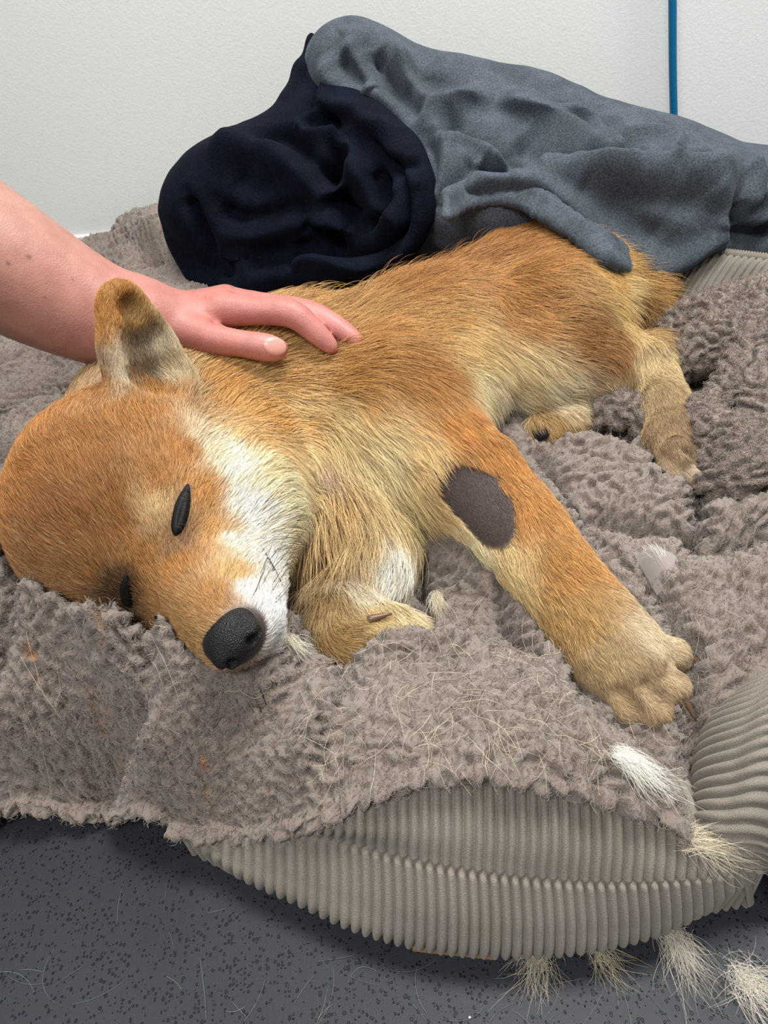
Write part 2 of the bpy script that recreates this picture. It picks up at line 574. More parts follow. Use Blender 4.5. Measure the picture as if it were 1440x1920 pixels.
COAT = [  # where in the photograph, coat colour there (painted shade between the toes), hair length in mm
    (150, 850, (178, 116, 52), 9), (60, 800, (192, 128, 60), 10), (30, 900, (180, 116, 52), 9), (230, 1000, (174, 114, 54), 7), (270, 1040, (184, 124, 60), 6), (200, 930, (172, 112, 52), 8),
    (250, 780, (192, 128, 58), 10), (120, 960, (160, 100, 42), 8), (170, 1060, (165, 112, 56), 8), (340, 850, (196, 132, 60), 8),
    (420, 730, (216, 160, 84), 16), (490, 790, (224, 172, 98), 18), (430, 870, (252, 246, 226), 11), (460, 960, (254, 250, 238), 11),
    (400, 860, (245, 225, 190), 10), (560, 860, (234, 206, 150), 24), (540, 960, (238, 224, 182), 20), (500, 880, (240, 218, 168), 18), (515, 930, (242, 226, 184), 16), (470, 830, (232, 190, 124), 14), (540, 1020, (238, 222, 180), 18), (590, 920, (222, 196, 140), 28), (560, 800, (226, 180, 110), 24), (380, 930, (216, 152, 74), 6), (330, 1008, (150, 108, 72), 4), (300, 985, (205, 165, 112), 6), (390, 1000, (220, 165, 92), 6),
    (296, 958, (228, 192, 138), 6), (300, 910, (190, 128, 60), 7), (330, 1060, (196, 132, 60), 6), (400, 1120, (196, 140, 74), 5), (290, 1110, (172, 120, 60), 6),
    (350, 1170, (180, 134, 74), 5), (440, 1080, (224, 180, 112), 5), (480, 1110, (236, 234, 230), 5), (515, 1140, (240, 240, 240), 5),
    (450, 1020, (250, 240, 220), 8), (500, 1050, (244, 240, 230), 7), (390, 1180, (184, 140, 82), 4), (235, 1105, (90, 62, 40), 5),
    (400, 650, (222, 176, 104), 24), (470, 680, (228, 188, 118), 26), (560, 770, (228, 194, 134), 28), (530, 700, (214, 164, 94), 26),
    (620, 800, (226, 198, 140), 30), (640, 720, (204, 148, 74), 26), (700, 850, (228, 206, 154), 30), (620, 930, (212, 172, 110), 42),
    (600, 1000, (212, 174, 116), 46), (590, 890, (190, 160, 130), 26), (640, 1050, (178, 142, 94), 44), (560, 1060, (196, 162, 110), 40), (680, 1010, (214, 184, 128), 38), (760, 930, (218, 192, 132), 28), (800, 1000, (208, 186, 136), 28),
    (740, 1050, (238, 232, 216), 18), (700, 640, (202, 146, 74), 26), (780, 700, (190, 130, 60), 24), (850, 800, (206, 138, 60), 18),
    (800, 850, (228, 194, 134), 24), (620, 620, (206, 156, 88), 28), (650, 580, (198, 148, 82), 30), (760, 540, (190, 130, 62), 28), (850, 470, (180, 118, 56), 26),
    (950, 450, (184, 122, 56), 22), (1050, 480, (190, 130, 62), 20), (800, 600, (208, 158, 86), 26), (870, 650, (226, 190, 124), 24),
    (900, 720, (236, 216, 172), 24), (930, 780, (242, 232, 208), 22), (950, 560, (196, 138, 72), 22), (1000, 600, (204, 148, 80), 20),
    (980, 690, (230, 204, 150), 22), (1120, 500, (216, 170, 94), 20), (1170, 560, (240, 210, 150), 30), (1080, 640, (184, 128, 66), 18), (1160, 580, (232, 196, 130), 24),
    (1150, 660, (180, 128, 72), 16), (1050, 730, (236, 220, 182), 18), (1150, 728, (218, 194, 146), 14), (1220, 690, (214, 188, 138), 9),
    (1228, 722, (204, 176, 128), 8), (1232, 742, (192, 162, 118), 7), (1244, 768, (184, 152, 110), 6), (1258, 800, (176, 144, 106), 6), (1270, 832, (172, 140, 104), 4), (1264, 870, (186, 156, 118), 3), (1286, 872, (130, 102, 74), 3), (1296, 888, (226, 206, 176), 4), (930, 850, (206, 138, 60), 15),  # the dark hind toe entry paints in the shade between toes
    (1000, 950, (206, 144, 72), 12), (1050, 1050, (202, 144, 72), 11), (960, 1065, (226, 196, 136), 12), (890, 1020, (232, 216, 172), 14),
    (1080, 1150, (202, 156, 90), 10), (1150, 1240, (196, 164, 114), 6), (1230, 1200, (222, 202, 166), 6), (1180, 1310, (190, 160, 118), 5),
    (1250, 1275, (208, 184, 146), 4), (1215, 1310, (196, 168, 128), 4), (1228, 1262, (165, 134, 98), 4), (1205, 1288, (168, 138, 102), 4), (620, 1130, (186, 150, 94), 12), (640, 1200, (184, 144, 84), 10), (700, 1150, (216, 186, 122), 10), (735, 1190, (238, 218, 174), 10),
    (680, 1100, (226, 212, 184), 14), (1210, 555, (204, 152, 78), 34), (1190, 590, (170, 118, 54), 30), (1030, 800, (204, 164, 104), 10), (200, 600, (200, 136, 58), 5), (215, 560, (196, 134, 60), 5),
    (262, 640, (150, 132, 110), 5), (282, 690, (110, 92, 78), 5), (236, 690, (214, 198, 166), 6), (305, 655, (220, 204, 172), 6),
    (850, 885, (206, 150, 80), 7), (835, 930, (214, 180, 120), 10), (880, 1000, (226, 200, 150), 8), (950, 950, (204, 142, 70), 8), (905, 890, (204, 140, 66), 8),
    (1290, 860, (175, 145, 110), 4), (1302, 846, (110, 86, 62), 4), (1310, 850, (190, 155, 115), 4), (1240, 1298, (120, 92, 64), 4), (1262, 1256, (150, 120, 88), 4), (1262, 1240, (215, 192, 155), 5), (1260, 1290, (200, 172, 132), 5), (1225, 1325, (190, 160, 120), 5),  # darkest entries are shade painted into the gaps between toes
    (195, 720, (186, 122, 52), 6), (300, 740, (192, 132, 62), 9), (335, 690, (222, 202, 160), 8), (250, 600, (205, 160, 90), 5),
]
FLOW = [
    (330, 1090, 290, 1040), (230, 980, 180, 920), (120, 860, 75, 800), (300, 880, 285, 810), (430, 900, 500, 850), (450, 1000, 515, 955),
    (520, 800, 570, 760), (250, 800, 220, 755), (400, 750, 460, 705), (380, 980, 395, 910), (450, 680, 510, 645), (380, 650, 440, 620), (560, 760, 620, 765),
    (620, 850, 640, 940), (620, 950, 612, 1040), (680, 960, 690, 1050), (640, 1040, 640, 1110), (560, 900, 585, 960), (560, 1000, 560, 1070), (700, 900, 740, 970), (760, 930, 815, 975), (700, 800, 760, 850),
    (650, 600, 730, 575), (700, 680, 780, 690), (800, 620, 880, 640), (850, 500, 930, 475), (950, 560, 1010, 590), (900, 700, 930, 770), (870, 640, 920, 680),
    (1080, 500, 1150, 560), (1080, 640, 1160, 655), (1050, 720, 1120, 740), (1130, 560, 1175, 600), (900, 830, 970, 930), (1000, 980, 1065, 1080), (1100, 1170, 1160, 1235),
    (1180, 1260, 1220, 1310), (890, 1020, 950, 1080), (720, 1050, 680, 1120), (620, 1130, 630, 1190), (650, 1190, 705, 1192),
    (1210, 680, 1240, 740), (1250, 780, 1280, 850), (1190, 540, 1222, 580), (200, 700, 205, 620), (325, 690, 260, 620), (400, 1140, 355, 1095), (480, 1110, 470, 1050), (515, 1150, 515, 1090),
    (820, 780, 880, 840), (1020, 790, 1035, 810),
]
coat_p = np.array([S(a, b) for a, b, _, _ in COAT])
coat_c = np.array([srgb(*c) for _, _, c, _ in COAT])
coat_c = np.minimum(coat_c ** .96, .95)
_lum = coat_c @ np.array([.3, .5, .2])
coat_c = (coat_c * .93 + coat_c.mean(1, keepdims=True) * .07) * (.79 + .19 * np.clip((_lum - .25) / .45, 0, 1))[:, None]
coat_l = np.array([[l * .001] for *_, l in COAT])
flow_p = np.array([S(a, b) for a, b, _, _ in FLOW])
flow_d = nrm(np.array([S(c, d) - S(a, b) for a, b, c, d in FLOW]))
NOSE_C = hd(.0815, -.0005, -.0240)
EYE_L, EYE_R = S(340, 955), S(236, 1108)
EYE_AX = nrm(S(352, 908) - S(331, 998))
ELBOW = S(893, 945)
ELBOW_AX = nrm(S(935, 990) - S(852, 900))
EAR_C = S(268, 660)
PAD = S(1012, 814)


def fur_mask(p):
    """1 where hair grows: not on the nose leather, the eye slits or the bare elbow"""
    mk = np.ones(len(p))
    q = (p - NOSE_C) @ HA.T / np.array([.019, .0225, .0165])
    mk *= np.clip((np.linalg.norm(q, axis=1) - 1.0) * 4, 0, 1)
    for e in (EYE_L, EYE_R):
        d = p - e
        al = d @ EYE_AX
        pr = np.sqrt(np.maximum((d ** 2).sum(1) - al ** 2, 0))
        mk *= np.clip((np.sqrt((al / .0180) ** 2 + (pr / .0040) ** 2) - 1) * 4, 0, 1)
    mk *= np.clip((np.linalg.norm(p - PAD, axis=1) / .0085 - 1) * 4, 0, 1)
    return mk


def elbow_mask(p):
    mk = np.ones(len(p))
    d = p - ELBOW
    al = d @ ELBOW_AX
    pr = np.sqrt(np.maximum((d ** 2).sum(1) - al ** 2, 0))
    pr = pr * (1 + .25 * noise3(p, 60, 3))
    mk *= np.clip((np.sqrt((al / .041) ** 2 + (pr / .0215) ** 2) - 1) * 5, 0, 1)
    return mk


skin_col = blend(coat_p, coat_c, dv) * .8
fm = (fur_mask(dv) * elbow_mask(dv))[:, None]
skin_col = skin_col * fm + srgb(72, 60, 57) * (1 - fm)


def fur_strands(n_want, seed):
    r = np.random.default_rng(seed)
    tri = np.concatenate([dq[:, [0, 1, 2]], dq[:, [0, 2, 3]]])
    a, b, c = dv[tri[:, 0]], dv[tri[:, 1]], dv[tri[:, 2]]
    area = np.linalg.norm(np.cross(b - a, c - a), axis=1) / 2
    cen = (a + b + c) / 3
    ln = blend(coat_p, coat_l, cen)[:, 0]
    nz = dn[tri[:, 0], 2]
    w = area * np.clip(.016 / ln, .5, 3.6) * (nz > -.55) * (cen[:, 2] > .075)
    w[cen[:, 1] < .55] *= 1.25
    pick = r.choice(len(tri), n_want, p=w / w.sum())
    u, t = r.random(n_want), r.random(n_want)
    fl = u + t > 1
    u[fl], t[fl] = 1 - u[fl], 1 - t[fl]
    u, t = u[:, None], t[:, None]
    p = a[pick] * (1 - u - t) + b[pick] * u + c[pick] * t
    nn = nrm(dn[tri[pick, 0]] * (1 - u - t) + dn[tri[pick, 1]] * u + dn[tri[pick, 2]] * t)
    keep = r.random(n_want) < fur_mask(p)
    p, nn = p[keep], nn[keep]
    L = blend(coat_p, coat_l, p)[:, 0]
    col = blend(coat_p, coat_c, p + .006 * np.stack([noise3(p, 70, 91), noise3(p, 70, 92), noise3(p, 70, 93)], 1), 5.0, .005)
    d = nrm(blend(flow_p, flow_d, p, 3.0, .012))
    # locks: neighbouring hairs lean together
    for ax in range(3):
        d[:, ax] += .34 * noise3(p, 55, 20 + ax) + .22 * noise3(p, 150, 30 + ax) + .10 * r.normal(size=len(p))
    d = nrm(d - nn * (d * nn).sum(1, keepdims=True))
    L = L * np.clip(r.normal(1, .22, len(p)), .45, 1.6)
    em = elbow_mask(p) < r.random(len(p)) * .9 + .05
    L[em] = .0022
    col[em] = srgb(88, 74, 71)
    # inside the ear: pale short hairs over dark skin
    q = np.linalg.norm(p - EAR_C, axis=1)
    lift = .36 + .16 * r.random(len(p)) + .12 * noise3(p, 40, 77) + .9 * np.clip((L - .034) / .02, 0, .5)
    s = np.array([0, .33, .68, 1.0])
    al = s[None, :, None]
    out = p[:, None, :] + L[:, None, None] * (al * d[:, None, :] * .95 + (al - .55 * al ** 2) * lift[:, None, None] * nn[:, None, :] * 1.3)
    out[:, :, 2] -= (s[None, :] ** 2) * (L[:, None] * .06)
    v = np.clip(r.normal(1.04, .26, len(p)) + .12 * noise3(p, 120, 5), .5, 1.5)
    col = col * v[:, None]
    wht = (r.random(len(p)) < .07) & ~em
    col[wht] = col[wht] * .62 + srgb(235, 205, 150) * .38
    drk = r.random(len(p)) < .05
    col[drk] *= .55
    return out, np.clip(col, 0, .95), L


mat_fur, nt, bs = new_mat('fur', (.5, .3, .1), .55)
at_ = add(nt, 'ShaderNodeAttribute', attribute_name='strand')
nt.links.new(at_.outputs['Color'], bs.inputs['Base Color'])
bs.inputs['Specular IOR Level'].default_value = .35
mat_skin, nt, bs = new_mat('dog_skin', (.5, .3, .1), .75)
at_ = add(nt, 'ShaderNodeAttribute', attribute_name='coat')
nt.links.new(at_.outputs['Color'], bs.inputs['Base Color'])
ns_ = add(nt, 'ShaderNodeTexNoise', {'Scale': 900.0, 'Detail': 3.0})
bump(nt, bs, ns_.outputs[0], .3, .0008)

the_dog = mesh_obj('dog', dv, dq, mat_skin, label='tan and cream dog sleeping on its side on the fleece bed', cat='dog')
point_attr(the_dog, 'coat', skin_col)
fp, fc, fl = fur_strands(N_FUR, 11)
hair_obj('fur', fp, FUR_R * np.clip(.45 + fl / .030, .6, 1.05)[:, None] * np.array([1.0, .95, .7, .15])[None], fc, mat_fur, the_dog, kind='stuff')

# nose leather with nostrils
def black_mat(name, base, rough):
    mt, nt, bs = new_mat(name, base, rough)
    bs.inputs['Specular IOR Level'].default_value = .35
    tc_ = add(nt, 'ShaderNodeTexCoord')
    vo = add(nt, 'ShaderNodeTexVoronoi', {'Vector': tc_.outputs['Object'], 'Scale': 1100.0})
    bump(nt, bs, vo.outputs[0], .7, .0008)
    return mt


mat_nose = black_mat('nose_leather', (.008, .008, .009), .42)
nv = Volume(NOSE_C - .04, NOSE_C + .04, .0009)
ND = (-.002, -.0005, .003)
hn = lambda x, y, z: hd(x + ND[0], y + ND[1], z + ND[2])
nv.ell(hn(.079, 0, -.0245), np.array([.0140, .0165, .0115]) * HS, HA, .004)
nv.ell(hn(.086, 0, -.0285), np.array([.0085, .0110, .0090]) * HS, HA, .006)
for s_ in (1, -1):
    nv.ell(hn(.087, s_ * .0090, -.0265), np.array([.0065, .0070, .0072]) * HS, HA, .004)
    nv.ell(hn(.0945, s_ * .0078, -.0270), np.array([.0060, .0030, .0038]) * HS, HA, .0025, 'sub')
    nv.cone(hn(.0925, s_ * .0100, -.0275), hn(.086, s_ * .0185, -.0315), .0024, .0012, .002, 'sub')
nv.cone(hn(.097, 0, -.022), hn(.093, 0, -.040), .0010, .0012, .002, 'sub')
a_, b_ = nv.mesh()
mesh_obj('nose', smooth_mesh(a_, b_, 2), b_, mat_nose, the_dog, label='black leathery nose')
# eye slits
mat_eye, nt, bs = new_mat('eye_rim', (.005, .004, .004), .55)
bs.inputs['Specular IOR Level'].default_value = .25


def surface_frame(p):
    k = np.argsort(((dv - p) ** 2).sum(1))[:40]
    n = nrm(dn[k].mean(0))
    return dv[k].mean(0), n


for e, sc in ((EYE_L, 1.0), (EYE_R, .8)):
    c_, n_ = surface_frame(e)
    ax = nrm(EYE_AX - n_ * (EYE_AX @ n_))
    sd = np.cross(n_, ax)
    ev = Volume(c_ - .03, c_ + .03, .0008)
    E3 = np.array([ax, sd, n_])
    ev.ell(c_ - n_ * .0012, np.array([.0188, .0034, .0036]) * sc, E3, .006)
    ev.ell(c_ - n_ * .0012 - ax * .003 * sc, np.array([.0125, .0050, .0040]) * sc, E3, .006)
    ev.cone(c_ + n_ * .0042 - ax * .012 * sc, c_ + n_ * .0036 + ax * .014 * sc, .0007, .0004, .002, 'sub')
    a_, b_ = ev.mesh()
    mesh_obj('eyelid', smooth_mesh(a_, b_, 2), b_, mat_eye, the_dog, label='closed eye with black rim')
# lips
mat_lip, nt, bs = new_mat('lip', (.05, .035, .03), .5)
lp = [S(*q) for q in ((490, 1026), (500, 1046), (510, 1066), (519, 1086), (526, 1104), (530, 1118))]
lp = [q + .0012 * surface_frame(q)[1] for q in lp]
lp, _ = spline(lp, np.ones(6), 6)
a_, b_ = tube(lp, .0004 + .0008 * np.sin(np.linspace(0, np.pi, len(lp))), 8)
mesh_obj('lip', a_, b_, mat_lip, the_dog, label='dark edge of the closed mouth')
# claws
mat_claw, nt, bs = new_mat('claw', srgb(104, 80, 62), .35)


def claw(base, tip, r, drop=.004):
    t = np.linspace(0, 1, 7)[:, None]
    p = base * (1 - t) + tip * t
    p[:, 2] -= drop * t[:, 0] ** 2
    a, b = tube(p, r * (1 - .8 * t[:, 0] ** 1.3), 8)
    mesh_obj('claw', a, b, mat_claw, the_dog)


for (tp, (dx, dy)) in zip(TOES, ((34, 12), (22, 30), (14, 22), (8, 14))):
    e = tp[1]
    d = nrm(P(e[0] + dx, e[1] + dy, e[2] - .006) - P(*e))
    claw(P(*e) + d * .008 + np.array([0, 0, .004]), P(*e) + d * .027 + np.array([0, 0, .004]), .0033, .006)
for (tp, (dx, dy)) in zip(HTOES, ((20, 4), (6, 14), (6, 12))):
    e = tp[1]
    d = nrm(P(e[0] + dx, e[1] + dy, e[2] - .004) - P(*e))
    claw(P(*e) + d * .007 + np.array([0, 0, .003]), P(*e) + d * .023 + np.array([0, 0, .003]), .0028, .004)
c_, n_ = surface_frame(S(695, 1163))
claw(S(690, 1164) + n_ * .001, S(727, 1158) + n_ * .010, .0034, .001)
# foot pad of the far hind leg
c_, n_ = surface_frame(S(1012, 814))
pv = Volume(c_ - .02, c_ + .02, .001)
t1 = nrm(np.cross(n_, [0, 0, 1]))
pv.ell(c_, (.0085, .0060, .0050), np.array([t1, np.cross(n_, t1), n_]), .002)
a_, b_ = pv.mesh()
mesh_obj('paw_pad', a_, b_, mat_nose, the_dog, label='small black paw pad')
# whiskers and lashes
r_ = np.random.default_rng(5)
wk = []
for (x0, y0, x1, y1, up) in ((497, 1060, 545, 980, .020), (500, 1078, 560, 1000, .022), (485, 1085, 500, 1018, .012), (490, 1100, 512, 1040, .012),
                             (500, 1120, 535, 1060, .012), (508, 1100, 540, 1030, .014), (478, 1110, 492, 1050, .010), (475, 950, 555, 930, .018),
                             (478, 955, 560, 925, .018), (428, 852, 500, 815, .016), (512, 1130, 545, 1090, .010), (470, 1125, 490, 1075, .009), (505, 1140, 530, 1105, .008)):
    a0 = S(x0, y0)
    _, n_ = surface_frame(a0)
    a1 = a0 + (S(x1, y1) - a0) * 1.0 + n_ * up
    mid = (a0 + a1) / 2 + n_ * up * .45
    t = np.linspace(0, 1, 8)[:, None]
    wk.append((1 - t) ** 2 * a0 + 2 * t * (1 - t) * mid + t ** 2 * a1)
wk = np.array(wk)
mat_wh, nt, bs = new_mat('whisker', (.02, .016, .014), .4)
hair_obj('whiskers', wk, .00022 * np.linspace(1, .3, 8), np.full((len(wk), 3), .02), mat_wh, the_dog, kind='stuff')
c_, n_ = surface_frame(EYE_L)
ax = nrm(EYE_AX - n_ * (EYE_AX @ n_))
sd = np.cross(n_, ax)
ls = []
sgn = 1 if (project(c_ + sd * .01) - project(c_))[0] < 0 else -1
for q in np.linspace(-.7, .95, 34):
    b0 = c_ + ax * q * .0175 + sgn * sd * .0048 * (1 - q * q) + n_ * .002
    t = np.linspace(0, 1, 5)[:, None]
    d = -sgn * sd * (.007 + .002 * r_.random()) + n_ * .004 + ax * .002 * r_.normal()
    ls.append(b0 + t * d + t * t * (-n_ * .003))
hair_obj('eyelashes', np.array(ls), .00016 * np.linspace(1, .3, 5), np.full((len(ls), 3), .06), mat_wh, the_dog, kind='stuff')

# ------------------------------------------------------------------ dog bed
bed = empty('dog_bed', (0, 0, 0), label='taupe dog bed of curly fleece and wide corduroy', cat='dog bed')


def interp_px(tab, x):
    tab = np.array(tab, float)
    # smooth interpolation along the first column
    xs = tab[:, 0]
    i = np.clip(np.searchsorted(xs, x) - 1, 0, len(xs) - 2)
    h = xs[i + 1] - xs[i]
    t = (x - xs[i]) / h
    m = np.gradient(tab[:, 1:], xs, axis=0)
    t = t[:, None]
    h = h[:, None]
    return ((2 * t ** 3 - 3 * t ** 2 + 1) * tab[i, 1:] + (t ** 3 - 2 * t ** 2 + t) * h * m[i]
            + (-2 * t ** 3 + 3 * t ** 2) * tab[i + 1, 1:] + (t ** 3 - t ** 2) * h * m[i + 1])


def cord_mat(name, col):
    mt, nt, bs = new_mat(name, col, .85)
    bs.inputs['Sheen Weight'].default_value = .12
    bs.inputs['Sheen Roughness'].default_value = .5
    tc = add(nt, 'ShaderNodeTexCoord')
    n1 = add(nt, 'ShaderNodeTexNoise', {'Vector': tc.outputs['Object'], 'Scale': 1500.0, 'Detail': 3.0})
    n2 = add(nt, 'ShaderNodeTexNoise', {'Vector': tc.outputs['Object'], 'Scale': 14.0, 'Detail': 3.0})
    c1 = ramp(nt, n2.outputs[0], [(.3, tuple(np.array(col) * .86)), (.7, tuple(np.minimum(np.array(col) * 1.12, 1)))])
    c2 = add(nt, 'ShaderNodeMixRGB', {'Fac': .55, 'Color1': c1.outputs[0]}, blend_type='OVERLAY')
    nt.links.new(n1.outputs[0], c2.inputs['Color2'])
    nt.links.new(c2.outputs[0], bs.inputs['Base Color'])
    bump(nt, bs, n1.outputs[0], .7, .0009)
    return mt


mat_cord = cord_mat('corduroy', srgb(131, 124, 113))


def loft(rows, nu, nv, wales, amp, seam=None, shift=0.5, toward=(0, -1, .5)):
    """rows: list of (nu,3) curves across the fabric; wales run across them; seam = row index where the wales are offset"""
    rows = [np.asarray(r) for r in rows]
    d = np.array(rows)                                    # R,nu,3
    R = len(rows)
    out = []
    vs = np.linspace(0, R - 1, nv)
    dd = np.concatenate([2 * d[:1] - d[1:2], d, 2 * d[-1:] - d[-2:-1]])
    for v in vs:
        i = min(int(v), R - 2)
        t = v - i
        a, b, c, e = dd[i], dd[i + 1], dd[i + 2], dd[i + 3]
        out.append(.5 * (2 * b + (c - a) * t + (2 * a - 5 * b + 4 * c - e) * t * t + (3 * b - a - 3 * c + e) * t ** 3))
    g = np.array(out)
    du, dvv = np.gradient(g, axis=1), np.gradient(g, axis=0)
    n = nrm(np.cross(du, dvv))
    if ((np.asarray(toward) - g) * n).sum() < 0:
        n = -n
    u = np.linspace(0, wales, nu)[None, :] + np.zeros((nv, 1))
    vv = vs[:, None] + np.zeros((1, nu))
    prof = lambda x: np.abs(np.sin(np.pi * x)) ** .55
    h = prof(u)
    if seam is not None:
        h = np.where(vv < seam, h, prof(u + shift))
        # stitched seam: the wales bend into each other at the seam and sink a little
        h = h * (1 - .75 * np.exp(-((vv - seam) / .035) ** 2))
    g = g + n * (amp * (h - .5))[..., None]
    idx = np.arange(nu * nv).reshape(nv, nu)
    q = np.stack([idx[:-1, :-1], idx[:-1, 1:], idx[1:, 1:], idx[1:, :-1]], -1).reshape(-1, 4)
    return g.reshape(-1, 3), q


def outward(v, q, toward):
    n = vnormals(v, q)
    if ((toward - v) * n).sum() < 0:
        q = q[:, ::-1].copy()
    return v, q


# front bolster: lens of corduroy, seam along its belly
TT = [(345, 1556, .036), (450, 1548, .055), (560, 1535, .085), (650, 1502, .108), (740, 1462, .124), (830, 1443, .130), (950, 1446, .130),
      (1060, 1470, .126), (1170, 1500, .116), (1260, 1540, .100), (1330, 1578, .086), (1390, 1608, .072), (1428, 1622, .062)]
MM = [(345, 1560, .034), (450, 1566, .058), (560, 1566, .074), (650, 1582, .080), (740, 1606, .083), (830, 1626, .084), (950, 1644, .084),
      (1060, 1654, .083), (1170, 1656, .080), (1260, 1652, .076), (1330, 1644, .070), (1390, 1632, .064), (1428, 1623, .060)]
BB = [(345, 1566, .030), (450, 1640, .030), (560, 1692, .028), (650, 1735, .026), (740, 1764, .026), (830, 1782, .026), (950, 1790, .026),
      (1060, 1785, .027), (1170, 1767, .029), (1260, 1738, .032), (1330, 1700, .038), (1390, 1655, .048), (1428, 1626, .057)]
NU = 54 * 13
xs = np.linspace(346, 1427, NU)
cur = []
for tab in (TT, MM, BB):
    c_ = interp_px(tab, xs)
    cur.append(np.array([P(x, y, z) for x, (y, z) in zip(xs, c_)]))
T_, M_, B_ = cur
TM = T_ * .45 + M_ * .55
out_dir = nrm(np.array([0, -.8, .45]))
TM = TM + out_dir * .006 * np.sin(np.linspace(0, np.pi, NU))[:, None]
MB = M_ * .5 + B_ * .5 + nrm(np.array([0, -.95, -.1])) * .007 * np.sin(np.linspace(0, np.pi, NU))[:, None]
under = B_ + np.array([0, .035, 0]) * np.sin(np.linspace(0, np.pi, NU))[:, None]
under[:, 2] = .004
top_in = T_ + np.array([0, .03, .004])
top_in2 = T_ + np.array([0, .07, -.02])
v_, q_ = loft([top_in2, top_in, T_, TM, M_, MB, B_, under], NU, 110, 54, .0058, seam=4.0)
v_, q_ = outward(v_, q_, np.array([0, -1, .3]))
mesh_obj('front_bolster', v_, q_, mat_cord, bed, label='bulging corduroy front side of the bed')
# brown cloth tag tucked under the front bolster
mat_tag, _, _ = new_mat('tag_cloth', srgb(150, 118, 82), .9)
tg0, tg1 = P(772, 1768, .020), P(925, 1784, .020)
tv = []
for t in np.linspace(0, 1, 9):
    p = tg0 * (1 - t) + tg1 * t
    for o in ((0, .03, .004), (0, -.004, .002), (0, -.004, -.003), (0, .03, -.001)):
        tv.append(p + np.array(o))
tf = []
for i in range(8):
    for k in range(4):
        tf.append((i * 4 + k, i * 4 + (k + 1) % 4, i * 4 + 4 + (k + 1) % 4, i * 4 + 4 + k))
tf += [(0, 3, 2, 1), (32, 33, 34, 35)]
mesh_obj('cloth_tag', np.array(tv), tf, mat_tag, bed, smooth=False, label='brown cloth tag under the front side')

# corduroy side bolster on the right, wales running round it
rows_px = [  # near to far; each: inner edge, crest, outer crest, floor
    [(1405, 1640, .062), (1420, 1640, .062), (1440, 1645, .050), (1450, 1700, .02)],
    [(1312, 1560, .085), (1360, 1560, .100), (1440, 1570, .095), (1560, 1640, .02)],
    [(1304, 1490, .090), (1370, 1470, .118), (1470, 1460, .120), (1640, 1540, .02)],
    [(1308, 1420, .096), (1385, 1385, .130), (1500, 1360, .134), (1700, 1440, .02)],
    [(1328, 1360, .100), (1410, 1320, .136), (1530, 1280, .140), (1760, 1340, .02)],
    [(1385, 1305, .108), (1455, 1260, .138), (1570, 1210, .140), (1790, 1240, .02)],
    [(1450, 1262, .112), (1510, 1215, .138), (1610, 1150, .138), (1800, 1150, .02)],
]
SIDE_FAR = [(.285, .352), (.330, .405), (.375, .470), (.420, .545), (.462, .640), (.490, .750), (.500, .860)]
NW = 128
NS = NW * 9
cols = []
for k in range(4):
    pts = [P(*r[k]) for r in rows_px]
    for i_, (x_, y_) in enumerate(SIDE_FAR):
        a0 = np.array(SIDE_FAR[max(i_ - 1, 0)]); a1 = np.array(SIDE_FAR[min(i_ + 1, len(SIDE_FAR) - 1)])
        t_ = nrm(a1 - a0)
        off, zz = ((0, .100), (.045, .138), (.095, .130), (.135, .02))[k]
        pts.append(np.array([x_ + t_[1] * off, y_ - t_[0] * off, zz]))
    pts = np.array(pts)
    sp, _ = spline(pts, np.ones(len(pts)), 56)
    if k == 0:
        ref = sp
    al = np.concatenate([[0], np.cumsum(np.linalg.norm(np.diff(ref, axis=0), axis=1))])
    tt = np.interp(np.linspace(0, al[-1], NS), al, np.arange(len(ref)))
    i0 = np.clip(tt.astype(int), 0, len(sp) - 2)
    cols.append(sp[i0] + (tt - i0)[:, None] * (sp[i0 + 1] - sp[i0]))
inner = cols[0] + np.array([.012, 0, -.05])
v_, q_ = loft([inner] + cols, NS, 70, NW, .0050, toward=(.1, 0, 2.0))
v_, q_ = outward(v_, q_, np.array([.1, 0, 2.0]))
mesh_obj('side_bolster', v_, q_, mat_cord, bed, label='corduroy side of the bed by the front corner')

# far right corner of the bed: corduroy below a corded seam
def band(top, bot, wales, name, drop, amp, label, shiftpx=0):
    n = wales * 11
    t_, _ = spline([P(*p) for p in top], np.ones(len(top)), 40)
    b_, _ = spline([P(*p) for p in bot], np.ones(len(bot)), 40)
    rs = lambda s: np.array([np.interp(np.linspace(0, len(s) - 1, n), np.arange(len(s)), s[:, k]) for k in range(3)]).T
    t_, b_ = rs(t_), rs(b_)
    mid = (t_ + b_) / 2 + np.array([-.004, -.006, .012])
    back = t_ + np.array(drop)
    low = b_ + np.array([0, 0, -.04])
    v, q = loft([low, b_, mid, t_, back], n, 44, wales, amp, toward=(0, 0, 2.0))
    v, q = outward(v, q, np.array([0, 0, 2.0]))
    return mesh_obj(name, v, q, mat_cord, bed, label=label), t_


